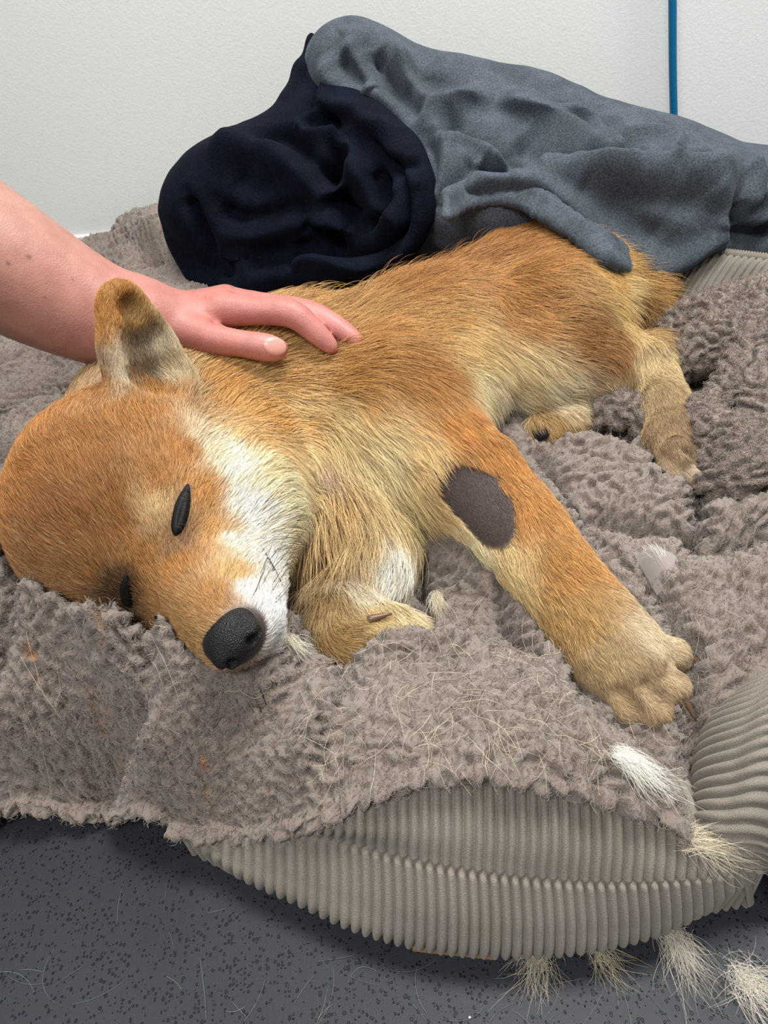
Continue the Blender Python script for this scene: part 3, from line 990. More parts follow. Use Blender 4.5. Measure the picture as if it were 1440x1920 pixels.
rb, tline = band([(1180, 472, .128), (1260, 474, .140), (1330, 479, .147), (1440, 492, .150), (1560, 505, .150)],
                 [(1120, 600, .085), (1190, 604, .090), (1260, 596, .095), (1370, 590, .100), (1500, 600, .100)], 34, 'rear_bolster', (.03, .06, -.10), .0050,
                 'corduroy corner of the bed by the wall')
cordv, cordf = [], []
for i, t in enumerate(np.linspace(0, 1, 90)):
    p = np.array([np.interp(t * (len(tline) - 1), np.arange(len(tline)), tline[:, k]) for k in range(3)]) + np.array([0, .002, .004])
    cordv.append(p)
cordv = np.array(cordv)
a_, b_ = tube(np.repeat(cordv, 4, 0)[:-3] + np.linspace(0, 1, 4)[np.arange(len(cordv) * 4 - 3) % 4][:, None] * np.repeat(np.vstack([np.diff(cordv, axis=0), [[0, 0, 0]]]), 4, 0)[:-3],
              np.tile([.0032, .0055, .0062, .0055], len(cordv))[:len(cordv) * 4 - 3], 8)
mesh_obj('piping', a_, b_, mat_cord, rb, label='corded edge seam')
band([(-90, 612, .125), (0, 598, .125), (80, 560, .120), (150, 518, .112), (215, 490, .105)],
     [(-90, 690, .110), (0, 652, .115), (80, 640, .110), (150, 590, .100), (215, 555, .095)], 26, 'left_bolster', (-.02, .05, -.08), .0045,
     'pale corduroy side of the bed under the forearm')

# ---- fleece lining: a thick rumpled sheet
CTRL = [(-60, 1545, .010), (0, 1510, .022), (90, 1492, .030), (170, 1465, .045), (250, 1520, .038), (330, 1548, .038), (430, 1545, .055), (530, 1538, .078),
        (620, 1505, .105), (720, 1460, .128), (830, 1440, .136), (950, 1444, .136), (1060, 1466, .132), (1170, 1500, .120), (1250, 1532, .102), (1300, 1560, .088),
        (440, 1248, .146), (380, 1238, .165), (300, 1185, .182), (230, 1132, .192), (150, 1086, .216), (50, 1036, .226), (0, 985, .232), (-80, 960, .23), (100, 1062, .222), (200, 1112, .205), (60, 1110, .195), (150, 1150, .175), (300, 1240, .155), (0, 1200, .148), (0, 1350, .110), (200, 1300, .132), (400, 1400, .118),
        (100, 1420, .082), (300, 1480, .078), (250, 1400, .104), (550, 1300, .134), (600, 1400, .128), (700, 1300, .136), (900, 1300, .142), (1000, 1390, .142),
        (1150, 1430, .128), (1250, 1485, .104), (740, 1205, .112), (620, 1250, .108), (560, 1185, .084), (820, 1210, .112), (800, 1120, .080), (950, 1190, .090),
        (1050, 1290, .098), (1110, 1350, .102), (1250, 1380, .080), (1305, 1450, .084), (1000, 860, .088), (1150, 950, .088), (1200, 1100, .086), (1350, 1200, .098),
        (1400, 1000, .100), (1440, 1150, .112), (700, 750, .074), (900, 560, .074), (300, 740, .090), (0, 820, .120), (40, 690, .125), (-60, 700, .125), (220, 500, .13), (130, 505, .09),
        (300, 500, .12), (400, 540, .09), (600, 480, .08), (1100, 500, .08), (1300, 660, .080), (1430, 640, .085), (1225, 665, .085), (1350, 770, .080), (1440, 820, .088), (1370, 880, .082), (1295, 905, .078), (1160, 800, .085), (1500, 1000, .11),
        (270, 412, .19), (200, 455, .15), (330, 440, .18), (420, 420, .18), (1560, 700, .09)]
cx = np.array([P(*c) for c in CTRL])
RB = np.sqrt(((cx[:, None, :2] - cx[None, :, :2]) ** 2).sum(-1)) + np.eye(len(cx)) * .004
RBw = np.linalg.solve(RB, cx[:, 2] - .09)


def base_h(x, y):
    out = np.full(x.shape, .09)
    for (a, b, _), w in zip(cx, RBw):
        out += w * np.sqrt((x - a) ** 2 + (y - b) ** 2)
    return np.clip(out, .004, .2)


# folds: polyline in the photograph (with a height to place it), amplitude, half width
FOLDS = [
    ([(612, 1255, .115), (608, 1310, .13), (585, 1370, .128), (560, 1430, .115)], .010, .010),
    ([(640, 1260, .115), (640, 1330, .13), (610, 1400, .128)], -.006, .012),
    ([(520, 1250, .12), (500, 1310, .13), (440, 1370, .12), (420, 1430, .1)], -.010, .018),
    ([(300, 1250, .135), (360, 1310, .13), (350, 1380, .12), (300, 1440, .09)], .008, .022),
    ([(110, 1450, .06), (160, 1400, .09), (215, 1375, .1), (270, 1370, .11)], -.030, .013),
    ([(130, 1380, .1), (190, 1350, .115), (260, 1350, .12)], .010, .016),
    ([(0, 1260, .13), (60, 1180, .145), (50, 1060, .165)], -.012, .014),
    ([(0, 1060, .17), (20, 1010, .18), (45, 975, .185)], .018, .018),
    ([(0, 1420, .085), (60, 1330, .11), (80, 1260, .13)], .008, .020),
    ([(786, 1010, .08), (792, 1100, .08), (800, 1190, .095)], -.016, .007),
    ([(840, 1050, .085), (920, 1120, .088), (990, 1185, .092), (1050, 1270, .098)], .012, .016),
    ([(700, 1090, .08), (745, 1140, .08), (770, 1185, .09)], .008, .016),
    ([(940, 1130, .085), (945, 1180, .09), (1000, 1240, .095)], -.010, .008),
    ([(830, 1010, .08), (940, 1100, .085), (1040, 1210, .09), (1090, 1300, .095)], -.012, .010),
    ([(960, 860, .088), (1060, 970, .088), (1160, 1080, .088), (1270, 1210, .09)], .012, .014),
    ([(1010, 870, .088), (1060, 930, .088), (1120, 1010, .088), (1210, 1110, .088), (1290, 1240, .088)], -.012, .009),
    ([(980, 842, .09), (1080, 838, .092), (1180, 870, .092), (1260, 930, .09)], .014, .020),
    ([(1120, 960, .088), (1200, 985, .088), (1290, 1000, .09)], -.014, .010),
    ([(1060, 880, .09), (1140, 900, .09), (1220, 950, .09)], .006, .014),
    ([(1306, 925, .095), (1310, 990, .092), (1300, 1040, .09)], -.018, .008),
    ([(1310, 1050, .092), (1380, 1058, .096), (1450, 1065, .1)], -.020, .008),
    ([(1300, 1090, .095), (1380, 1085, .1), (1450, 1100, .105)], .012, .016),
    ([(1330, 970, .098), (1400, 960, .1), (1450, 950, .1)], .014, .018),
    ([(1330, 1020, .098), (1400, 1010, .1), (1450, 1000, .1)], -.010, .010),
    ([(1270, 1130, .09), (1330, 1180, .095), (1320, 1260, .095), (1290, 1330, .09)], .010, .020),
    ([(1270, 1240, .085), (1290, 1330, .08), (1300, 1400, .08), (1304, 1500, .08)], -.014, .012),
    ([(1230, 1340, .085), (1270, 1390, .085), (1290, 1460, .085)], .008, .014),
    ([(1160, 1350, .1), (1230, 1420, .1), (1290, 1530, .088)], -.006, .012),
    ([(880, 1225, .12), (980, 1260, .13), (1080, 1330, .125), (1180, 1420, .12), (1260, 1520, .10)], .010, .022),
    ([(700, 1230, .12), (760, 1212, .12), (860, 1215, .12)], .010, .016),
    ([(800, 1440, .135), (950, 1430, .138), (1100, 1455, .13)], .004, .020),
    ([(1340, 850, .105), (1350, 880, .105)], .012, .018),
    ([(1320, 905, .095), (1300, 870, .095), (1330, 830, .1)], -.016, .008),
    ([(1130, 780, .088), (1180, 770, .09), (1215, 800, .09)], .016, .012),
    ([(1100, 800, .085), (1160, 815, .085), (1220, 830, .085), (1240, 900, .085)], -.020, .010),
    ([(1420, 850, .11), (1440, 900, .11), (1430, 930, .1)], -.020, .008),
    # by the wall
    ([(140, 500, .08), (220, 470, .09), (320, 440, .1)], .014, .020),
    ([(190, 560, .09), (250, 520, .09), (330, 560, .09)], -.012, .018),
    ([(260, 500, .09), (330, 500, .09), (380, 540, .09)], .010, .022),
    ([(0, 690, .125), (60, 660, .125), (120, 665, .12)], .010, .014),
    ([(0, 770, .12), (60, 730, .12), (110, 720, .12)], -.008, .016),
]


def fold_h(x, y):
    out = np.zeros(x.shape, np.float32)
    for pts, amp, w in FOLDS:
        p = np.array([P(*q) for q in pts])
        p, _ = spline(p, np.ones(len(p)), 5)
        p = p[:, :2]
        bx = (x > p[:, 0].min() - 3.2 * w) & (x < p[:, 0].max() + 3.2 * w) & (y > p[:, 1].min() - 3.2 * w) & (y < p[:, 1].max() + 3.2 * w)
        X, Y = x[bx], y[bx]
        best = np.full(X.shape, 1e9)
        for a, b in zip(p[:-1], p[1:]):
            ab = b - a
            t = np.clip(((X - a[0]) * ab[0] + (Y - a[1]) * ab[1]) / (ab @ ab + 1e-12), 0, 1)
            best = np.minimum(best, (X - a[0] - t * ab[0]) ** 2 + (Y - a[1] - t * ab[1]) ** 2)
        am, ww = (amp * 1.5, w) if amp > 0 else (amp * 2.0, w * .85)
        out[bx] += am * np.exp(-best / (ww * ww))
    return out


FRONT = np.array([P(*c) for c in CTRL[:16]])
fo = np.argsort(FRONT[:, 0])
FRONT = FRONT[fo]
GX = np.arange(-.56, .56, .0016)
fy = np.interp(GX, FRONT[:, 0], FRONT[:, 1])
right = GX > FRONT[-1, 0]
fy[right] = FRONT[-1, 1] + (GX[right] - FRONT[-1, 0]) * 1.18 + np.maximum(GX[right] - .36, 0) * 1.2
kern = np.hanning(15); kern /= kern.sum()
fy = np.convolve(np.pad(fy, 7, mode='edge'), kern, 'valid')
fy = fy + (.005 * noise3(np.stack([GX, GX * 0, GX * 0], 1), 26, 57) + .003 * noise3(np.stack([GX, GX * 0, GX * 0], 1), 70, 58)) * np.clip((-.05 - GX) / .1, .25, 1)
steps = np.cumsum(np.concatenate([[0], np.linspace(.0015, .0034, 520)]))
steps = steps[steps < 1.30]
wl_y = np.array([(on_wall(0, .055, 0) + WDIR * ((gx - on_wall(0, .055, 0)[0]) / WDIR[0]))[1] for gx in GX])
back_y = np.minimum(wl_y, 1.50)
frac = steps / steps[-1]
Yg = fy[None, :] + frac[:, None] * (back_y - fy)[None, :]
Xg = np.broadcast_to(GX[None, :], Yg.shape).copy()


def labyrinth(n, wl_px, seed):
    """worm pattern: band-passed noise sharpened a few times"""
    r = np.random.default_rng(seed)
    u = r.normal(size=(n, n))
    fx = np.fft.fftfreq(n)
    k = np.sqrt(fx[:, None] ** 2 + fx[None, :] ** 2) * wl_px
    flt = np.exp(-((k - 1) / .42) ** 2) + .25 * np.exp(-((k - 2) / .5) ** 2)
    for _ in range(3):
        u = np.real(np.fft.ifft2(np.fft.fft2(u) * flt))
        u /= u.std()
        u = np.tanh(1.4 * u)
    return u


LAB_N, LAB_S = 640, .0008
LAB = labyrinth(LAB_N, .0124 / LAB_S, 4)


def sample_lab(x, y):
    X, Y = (x / LAB_S) % LAB_N, (y / LAB_S) % LAB_N
    i, j = X.astype(int), Y.astype(int)
    a, b = X - i, Y - j
    i2, j2 = (i + 1) % LAB_N, (j + 1) % LAB_N
    i, j = i % LAB_N, j % LAB_N
    return (LAB[i, j] * (1 - a) * (1 - b) + LAB[i2, j] * a * (1 - b) + LAB[i, j2] * (1 - a) * b + LAB[i2, j2] * a * b)


def n2(x, y, f, seed, o=1):
    return noise3(np.stack([x.ravel(), y.ravel(), np.zeros(x.size)], 1), f, seed, o).reshape(x.shape)


Zg = base_h(Xg, Yg) + fold_h(Xg, Yg)
Zg += .0045 * n2(Xg, Yg, 22, 41) + .0025 * n2(Xg, Yg, 55, 42)
# the dog presses the fleece down, the fleece rises to meet it
cell = .004
bi = np.floor((dv[:, 0] + .7) / cell).astype(int)
bj = np.floor(dv[:, 1] / cell).astype(int)
low = np.full((360, 420), 9.0)
skip = np.linalg.norm(dv - P(745, 1190, .10), axis=1) < .028
np.minimum.at(low, (bi[~skip], bj[~skip]), dv[~skip, 2])
gi = np.clip(np.floor((Xg + .7) / cell).astype(int), 0, 359)
gj = np.clip(np.floor(Yg / cell).astype(int), 0, 419)
lw = low[gi, gj]
has = lw < 5
delta = np.where(has, np.where((Zg > lw + .003) | (lw - Zg < .06), lw + .003 - Zg, 0), 0)


def blur2(a, r, it=2):
    for _ in range(it):
        for ax in (0, 1):
            c = np.cumsum(np.pad(a, [(r + 1, r) if q == ax else (0, 0) for q in (0, 1)], mode='edge'), axis=ax)
            n = a.shape[ax]
            a = (np.take(c, np.arange(2 * r + 1, 2 * r + 1 + n), ax) - np.take(c, np.arange(0, n), ax)) / (2 * r + 1)
    return a


soft = blur2(delta, 5)
Zg = Zg + np.where(has, np.minimum(delta, soft + .002), soft)
Zg = np.maximum(Zg, .004)
for j in range(16):
    w = (1 - j / 16) * .9
    k2 = np.hanning(41); k2 /= k2.sum()
    Zg[j] = Zg[j] * (1 - w) + w * np.convolve(np.pad(Zg[j], 20, mode='edge'), k2, 'valid')

G = np.stack([Xg, Yg, Zg], -1)
nrmG = nrm(np.cross(np.gradient(G, axis=1), np.gradient(G, axis=0)))
nrmG *= np.sign(nrmG[..., 2:3] + 1e-9)
wx = Xg + .007 * n2(Xg, Yg, 75, 51) + .012 * n2(Xg, Yg, 25, 55)
wy = Yg + Zg * .8 + .007 * n2(Xg, Yg, 75, 52) + .012 * n2(Xg, Yg, 25, 56)
lab = sample_lab(wx + 3, wy + 3)
lab2 = sample_lab(wx * 1.9 + 1.3, wy * 1.9 + 2.2)
var = np.clip(.75 + .6 * n2(Xg, Yg, 18, 53), .25, 1.2)
curl = np.tanh(1.9 * lab + 1.0) * var
G = G + nrmG * (.0037 * curl + .0011 * lab2 + .0006 * n2(Xg, Yg, 500, 54))[..., None]
# roll the near edge under
nroll = 14
edge, en = G[0] + np.array([0, -.004, .003]), nrmG[0]
rows = []
outw = nrm(np.stack([np.gradient(fy) * 1.0, -np.gradient(GX), np.zeros(len(GX))], -1))
for k in range(1, nroll + 1):
    a = k / nroll * math.pi * 1.05
    rr = .0062
    rows.append(edge + outw * (rr * math.sin(a))[None] if False else edge + outw * rr * math.sin(a) - np.array([0, 0, 1.0]) * rr * (1 - math.cos(a))
                + outw * (.0032 * np.tanh(1.5 * sample_lab(GX * 1.0 + 3, np.full(len(GX), 9.0 - k * .0016)) + .5) * math.sin(a))[:, None])
rows = np.array(rows)[::-1]
rows[..., 2] = np.maximum(rows[..., 2], .003)
G = np.concatenate([rows, G])
CURL = np.concatenate([np.repeat(curl[:1], nroll, 0), curl])
gy_, gx_ = np.gradient(CURL)
WORM = nrm(np.gradient(G, axis=1) * gy_[..., None] - np.gradient(G, axis=0) * gx_[..., None] + 1e-9)
nr, nc = G.shape[:2]
idx = np.arange(nr * nc).reshape(nr, nc)
fq = np.stack([idx[:-1, :-1], idx[:-1, 1:], idx[1:, 1:], idx[1:, :-1]], -1).reshape(-1, 4)
fv = G.reshape(-1, 3)

mat_fleece, nt, bs = new_mat('curly_fleece', (.2, .17, .15), .95)
at_ = add(nt, 'ShaderNodeAttribute', attribute_name='pile')
nt.links.new(at_.outputs['Color'], bs.inputs['Base Color'])
bs.inputs['Sheen Weight'].default_value = .3
tc = add(nt, 'ShaderNodeTexCoord')
n1 = add(nt, 'ShaderNodeTexNoise', {'Vector': tc.outputs['Object'], 'Scale': 520.0, 'Detail': 4.0})
bump(nt, bs, n1.outputs[0], .6, .002)
FLEECE_A = srgb(136, 124, 115)
FLEECE_B = srgb(120, 108, 99)


def fleece_col(x, y, cu):
    k = np.clip(.5 + .5 * noise3(np.stack([x, y, x * 0], 1), 9, 61, 2), 0, 1)[:, None]
    c = FLEECE_A * k + FLEECE_B * (1 - k)
    # dry food stains
    for (sx, sy, r) in STAINS:
        w = np.exp(-((x - sx) ** 2 + (y - sy) ** 2) / r ** 2) * (noise3(np.stack([x, y, x * 0], 1), 220, 62) > .05)
        c = c * (1 - w[:, None] * .8) + srgb(176, 112, 56) * w[:, None] * .8
    return c


STAINS = [(*P(178, 1332, .12)[:2], .006), (*P(375, 1442, .10)[:2], .006), (*P(85, 1272, .13)[:2], .005), (*P(160, 1300, .125)[:2], .003), (*P(235, 1262, .135)[:2], .004)]
lining = mesh_obj('fleece_lining', fv, fq, mat_fleece, bed, label='curly taupe fleece inside of the bed')
point_attr(lining, 'pile', fleece_col(fv[:, 0], fv[:, 1], CURL.ravel()))
fn_ = vnormals(fv, fq)
if fn_[:, 2].mean() < 0:
    fn_ = -fn_


def pile_on(v, q, nv, worm, w, n, seed, drop=None):
    r = np.random.default_rng(seed)
    f = r.choice(len(q), n, p=w / w.sum())
    a, b = r.random((n, 1)), r.random((n, 1))
    k = q[f]
    p = v[k[:, 0]] * (1 - a) * (1 - b) + v[k[:, 1]] * a * (1 - b) + v[k[:, 2]] * a * b + v[k[:, 3]] * (1 - a) * b
    n_ = nv[k[:, 0]]
    d = .5 * np.stack([noise3(p, 70, 71), noise3(p, 70, 72), noise3(p, 70, 73)], 1) + .45 * r.normal(size=(n, 3))
    if worm is not None:
        d = d + worm[k[:, 0]] * (1 + .3 * r.normal(size=(n, 1)))
    d = nrm(d - n_ * (d * n_).sum(1, keepdims=True))
    e = np.cross(n_, d)
    L = (.0036 + .0026 * r.random(n))[:, None]
    s = r.choice([-1, 1], n)[:, None]
    pts = np.stack([p - n_ * .001, p + d * L * .35 + n_ * L * .12, p + d * L * .68 + e * s * L * .18 + n_ * L * .16, p + d * L * .9 + e * s * L * .45 + n_ * L * .08], 1)
    c = fleece_col(p[:, 0], p[:, 1], None) * np.clip(r.normal(1.05, .16, n), .6, 1.6)[:, None]
    return pts, np.clip(c, 0, .9)


def pile(n, seed):
    pp = project(fv)
    vis = (pp[:, 0] > -160) & (pp[:, 0] < 1600) & (pp[:, 1] > 300) & (pp[:, 1] < 1700)
    ar = np.linalg.norm(np.cross(fv[fq[:, 1]] - fv[fq[:, 0]], fv[fq[:, 3]] - fv[fq[:, 0]]), axis=1)
    deep = blur2(has.astype(float), 9) > .985
    zlow = np.concatenate([np.repeat(deep[:1] & False, nroll, 0), deep]).ravel()
    w = ar * vis[fq[:, 0]] / np.maximum(pp[fq[:, 0], 2], .3) ** 1.2
    w[zlow[fq[:, 0]]] = 0
    return pile_on(fv, fq, fn_, WORM.reshape(-1, 3), w, n, seed)


mat_pile, nt, bs = new_mat('fleece_pile', (.2, .17, .15), .9)
at_ = add(nt, 'ShaderNodeAttribute', attribute_name='strand')
nt.links.new(at_.outputs['Color'], bs.inputs['Base Color'])
pp_, pc_ = pile(N_PILE, 3)
hair_obj('fleece_pile', pp_, .00017 * np.array([1, 1, .9, .5]), pc_, mat_pile, lining, kind='stuff')


# loose folds of the lining, rucked up beside the hind foot
def fleece_fold(tubes, ells, box, label, npile, seed):
    V = Volume(box[0], box[1], .0022)
    for c, rad in ells:
        V.ell(P(*c), rad, None, .018)
    for pts, rr in tubes:
        V.chain([P(*c) for c in pts], list(np.broadcast_to(rr, (len(pts),))), .008, n=4)
    v, q = V.mesh()
    v = smooth_mesh(v, q, 3)
    n = vnormals(v, q)
    v = v + n * (.004 * noise3(v, 45, seed))[:, None]
    lb = sample_lab(v[:, 0] + .35 * v[:, 2] + 3, v[:, 1] + .9 * v[:, 2] + 3 + .006 * noise3(v, 70, seed + 1))
    v = v + n * (.0034 * np.tanh(1.9 * lb + .8))[:, None]
    n = vnormals(v, q)
    o = mesh_obj('fleece_fold', v, q, mat_fleece, bed, label=label)
    point_attr(o, 'pile', fleece_col(v[:, 0], v[:, 1], None))
    ar = np.linalg.norm(np.cross(v[q[:, 1]] - v[q[:, 0]], v[q[:, 3]] - v[q[:, 0]]), axis=1) * (n[q[:, 0], 2] > -.4)
    pt, pc = pile_on(v, q, n, None, ar, npile, seed)
    hair_obj('fleece_pile', pt, .00017 * np.array([1, 1, .9, .5]), pc, mat_pile, o, kind='stuff')


fleece_fold([([(1232, 660, .108), (1262, 632, .120), (1330, 604, .135), (1400, 582, .148), (1470, 566, .155)], [.012, .020, .027, .025, .025]),
             ([(1262, 698, .108), (1300, 664, .124), (1360, 636, .138), (1440, 620, .142)], [.012, .022, .027, .026]),
             ([(1424, 562, .160), (1420, 610, .158), (1398, 666, .148), (1372, 720, .138), (1350, 750, .128)], [.009, .010, .011, .011, .012])],
            [], ((.24, .56, .05), (.58, .92, .23)), 'mound of rucked fleece by the hind leg', 24000, 301)
fleece_fold([([(1350, 752, .128), (1322, 780, .122), (1330, 806, .122), (1372, 818, .126), (1398, 846, .124), (1390, 890, .116), (1345, 912, .104)], [.010, .014, .016, .018, .020, .020, .015]),
             ([(1335, 850, .108), (1355, 880, .106)], [.016, .018])],
            [], ((.22, .46, .05), (.46, .74, .19)), 'curled fold of fleece beside the hind toes', 14000, 311)
fleece_fold([([(1470, 650, .130), (1440, 700, .132), (1425, 750, .126), (1450, 800, .120)], [.022, .026, .024, .022]),
             ([(1480, 840, .112), (1440, 870, .110), (1425, 905, .104)], [.022, .020, .014])],
            [], ((.30, .44, .05), (.56, .76, .20)), 'fleece fold at the side of the bed behind the curled one', 12000, 321)
fleece_fold([([(1085, 790, .092), (1130, 772, .102), (1180, 775, .104), (1212, 800, .096)], [.010, .015, .015, .010])],
            [], ((.14, .54, .05), (.36, .74, .15)), 'small fleece fold between the two hind feet', 6000, 331)

# ------------------------------------------------------------------ forearm and hand stroking the dog
def D(px, py, dep):
    return CAM_O + ray(px, py) * dep


arm = Volume((-.86, .26, .14), (.12, .86, .78), .0023)
arm.chain([np.array([-.80, .36, .73]), np.array([-.62, .40, .56]), D(-330, 300, .58), D(-150, 395, .60), D(0, 492, .625), D(120, 560, .645), D(215, 600, .658), D(290, 608, .664)],
          [.055, .052, .047, .047, .0455, .038, .0315, .029], .02, n=4)
AW = nrm(D(300, 600, .68) - D(215, 560, .66))
# palm: a flattened block of four metacarpal rays
KN = {'index': (412, 580, .664), 'middle': (424, 568, .682), 'ring': (422, 566, .699), 'little': (405, 570, .714)}
for nme, r0, r1 in (('index', .019, .0150), ('middle', .019, .0150), ('ring', .018, .0140), ('little', .016, .0125)):
    arm.cone(D(295, 610, .666 + .6 * (KN[nme][2] - .664)), D(*KN[nme]), r0, r1, .016)
arm.cone(D(300, 618, .660), D(370, 616, .660), .021, .015, .014)
FING = {
    'index': [(412, 580, .664), (480, 583, .661), (545, 587, .659), (590, 622, .660), (621, 650, .663)],
    'middle': [(424, 570, .682), (500, 576, .682), (576, 586, .680), (630, 612, .674), (668, 638, .669)],
    'ring': [(422, 567, .699), (500, 575, .700), (560, 585, .698), (605, 605, .694), (640, 626, .690)],
    'little': [(405, 572, .714), (460, 580, .715), (510, 590, .714), (540, 604, .710), (565, 618, .706)],
}
FR = {'index': [.0150, .0116, .0116, .0092, .0068], 'middle': [.0148, .0118, .0110, .0092, .0068], 'ring': [.0138, .0112, .0104, .0088, .0066], 'little': [.0122, .0096, .0088, .0076, .0058]}
for kf in FING:
    arm.chain([D(*p) for p in FING[kf]], FR[kf], .0035, n=3)
THUMB = [(330, 620, .658), (395, 634, .650), (450, 643, .646), (497, 650, .646), (522, 654, .648)]
arm.chain([D(*p) for p in THUMB], [.0195, .0135, .0104, .0108, .0085], .005, n=3)
# wrinkle at the base of the index finger, web of the thumb
arm.cone(D(402, 610, .647), D(410, 585, .642), .0016, .0012, .006, 'sub')
arm.cone(D(432, 612, .648), D(540, 622, .648), .0036, .0060, .006, 'sub')
av, aq = arm.mesh()
av = smooth_mesh(av, aq, 3)
# fingertips sink into the fur, not into the body
mat_hand, nt, bs = new_mat('human_skin', (.6, .35, .3), .48)
at_ = add(nt, 'ShaderNodeAttribute', attribute_name='tone')
tc = add(nt, 'ShaderNodeTexCoord')
n1 = add(nt, 'ShaderNodeTexNoise', {'Vector': tc.outputs['Object'], 'Scale': 60.0, 'Detail': 5.0})
n2_ = add(nt, 'ShaderNodeTexVoronoi', {'Vector': tc.outputs['Object'], 'Scale': 620.0})
c2 = ramp(nt, n1.outputs[0], [(.35, (.90, .86, .86)), (.65, (1.06, 1.06, 1.06))])
mx = add(nt, 'ShaderNodeMixRGB', {'Fac': 1.0, 'Color1': at_.outputs['Color'], 'Color2': c2.outputs[0]}, blend_type='MULTIPLY')
nt.links.new(mx.outputs[0], bs.inputs['Base Color'])
bs.inputs['Subsurface Weight'].default_value = .18
bs.inputs['Subsurface Radius'].default_value = (.008, .003, .0015)
bs.inputs['Subsurface Scale'].default_value = .6
bump(nt, bs, n2_.outputs[0], .22, .0006)
TONE = [(D(-150, 395, .6), (214, 160, 142)), (D(0, 420, .6), (218, 166, 148)), (D(0, 560, .6), (200, 142, 124)), (D(120, 560, .62), (214, 154, 138)), (D(215, 600, .64), (212, 146, 132)),
        (D(300, 600, .66), (214, 142, 130)), (D(380, 580, .68), (216, 140, 128)), (D(470, 580, .68), (218, 136, 126)), (D(560, 590, .68), (222, 142, 132)), (D(615, 645, .69), (226, 148, 138)),
        (D(668, 638, .70), (226, 148, 140)), (D(430, 635, .66), (216, 138, 126)), (D(515, 650, .66), (226, 150, 140)), (D(405, 605, .67), (206, 120, 108))]
tone = blend(np.array([t[0] for t in TONE]), np.array([srgb(*t[1]) for t in TONE]), av, 3.0, .01) * .64
for (mx_, my_, rr) in ((58, 483, .0016), (22, 500, .0010), (140, 520, .0009), (88, 560, .0009)):
    pj = project(av)
    k = np.nonzero((np.abs(pj[:, 0] - mx_) < 6) & (np.abs(pj[:, 1] - my_) < 6))[0]
    if len(k):
        c0 = av[k[np.argmin(pj[k, 2])]]
        w = np.exp(-((av - c0) ** 2).sum(1) / (rr * 1.3) ** 2)[:, None]
        tone = tone * (1 - .75 * w) + srgb(90, 50, 38) * .75 * w
person = mesh_obj('person', av, aq, mat_hand, label='bare forearm with an open hand resting on the dog\'s neck', cat='person')
point_attr(person, 'tone', tone)
mat_nail, nt, bs = new_mat('nail', srgb(214, 152, 142), .22)
an = vnormals(av, aq)


def nail(px, py, adir, w, l):
    pj = project(av)
    k = np.nonzero((np.abs(pj[:, 0] - px) < 8) & (np.abs(pj[:, 1] - py) < 8))[0]
    k = k[pj[k, 2] < pj[k, 2].min() + .004]
    c, n = av[k].mean(0), nrm(an[k].mean(0))
    ax = nrm(adir - n * (adir @ n))
    sd = np.cross(n, ax)
    V = Volume(c - .02, c + .02, .0007)
    V.ell(c - n * .0022, (l, w, .0034), np.array([ax, sd, n]), .001)
    a, b = V.mesh()
    mesh_obj('fingernail', smooth_mesh(a, b, 2), b, mat_nail, person)


nail(516, 649, D(522, 654, .648) - D(497, 650, .646), .0078, .0105)

# ------------------------------------------------------------------ shed hair
mat_shed, nt, bs = new_mat('shed_hair', (.7, .6, .45), .6)
at_ = add(nt, 'ShaderNodeAttribute', attribute_name='strand')
nt.links.new(at_.outputs['Color'], bs.inputs['Base Color'])


def bezier(a, b, c, n):
    t = np.linspace(0, 1, n)[None, :, None]
    return (1 - t) ** 2 * a[:, None] + 2 * t * (1 - t) * b[:, None] + t ** 2 * c[:, None]


def tuft(root, tip, spread, n, col, seed, label, r=.00007):
    n = int(n * 1.5)
    g = np.random.default_rng(seed)
    root, tip = np.asarray(root), np.asarray(tip)
    L = np.linalg.norm(tip - root)
    a = root + g.normal(0, 1, (n, 3)) * np.array([spread * .45, spread * .45, .002])
    c = tip + g.normal(0, 1, (n, 3)) * np.array([spread, spread, .004]) + (tip - root) * g.normal(0, .3, (n, 1))
    b = (a + c) / 2 + g.normal(0, 1, (n, 3)) * np.array([spread * .5, spread * .5, .004]) + np.array([0, 0, L * .15])
    lo = min(root[2], tip[2]) - .002
    p = bezier(a, b, c, 7)
    p[..., 2] = np.maximum(p[..., 2], max(lo, .0008))
    cols = srgb(*col) * np.clip(g.normal(1, .18, n), .5, 1.5)[:, None]
    hair_obj('hair_tuft', p, r * np.array([.8, 1, 1, 1, .9, .7, .3]), np.clip(cols, 0, .95), mat_shed, None, label=label, cat='hair tuft', group='tufts of shed dog hair')


fz = lambda px, py: fv[np.argmin(((project(fv)[:, :2] - (px, py)) ** 2).sum(1))]
fpj = project(fv)


def F(px, py):
    k = np.nonzero((np.abs(fpj[:, 0] - px) < 6) & (np.abs(fpj[:, 1] - py) < 6))[0]
    return fv[k[np.argmin(fpj[k, 2])]] if len(k) else P(px, py, .1)


up3 = np.array([0, 0, .004])
tuft(P(1008, 1782, .008), P(1000, 1822, .002), .010, 130, (196, 186, 166), 1, 'tan hair tuft sticking out under the front corduroy, nearest the tag')
tuft(P(1120, 1778, .008), P(1150, 1812, .002), .008, 90, (190, 178, 152), 2, 'thin tan hair tuft under the corduroy between two others')
tuft(P(1258, 1752, .010), P(1295, 1815, .002), .010, 170, (205, 197, 182), 3, 'large pale hair tuft on the floor by the bed corner')
tuft(P(1390, 1830, .004), P(1450, 1885, .003), .012, 150, (222, 214, 200), 4, 'whitish hair tuft lying on the open floor')
tuft(F(1165, 1425) + up3, F(1225, 1470) + up3, .006, 210, (250, 246, 232), 5, 'bright white hair tuft on the fleece below the front paw')
tuft(P(1290, 1572, .098), P(1360, 1592, .088), .009, 200, (214, 202, 178), 6, 'cream hair tuft caught on the bed corner')
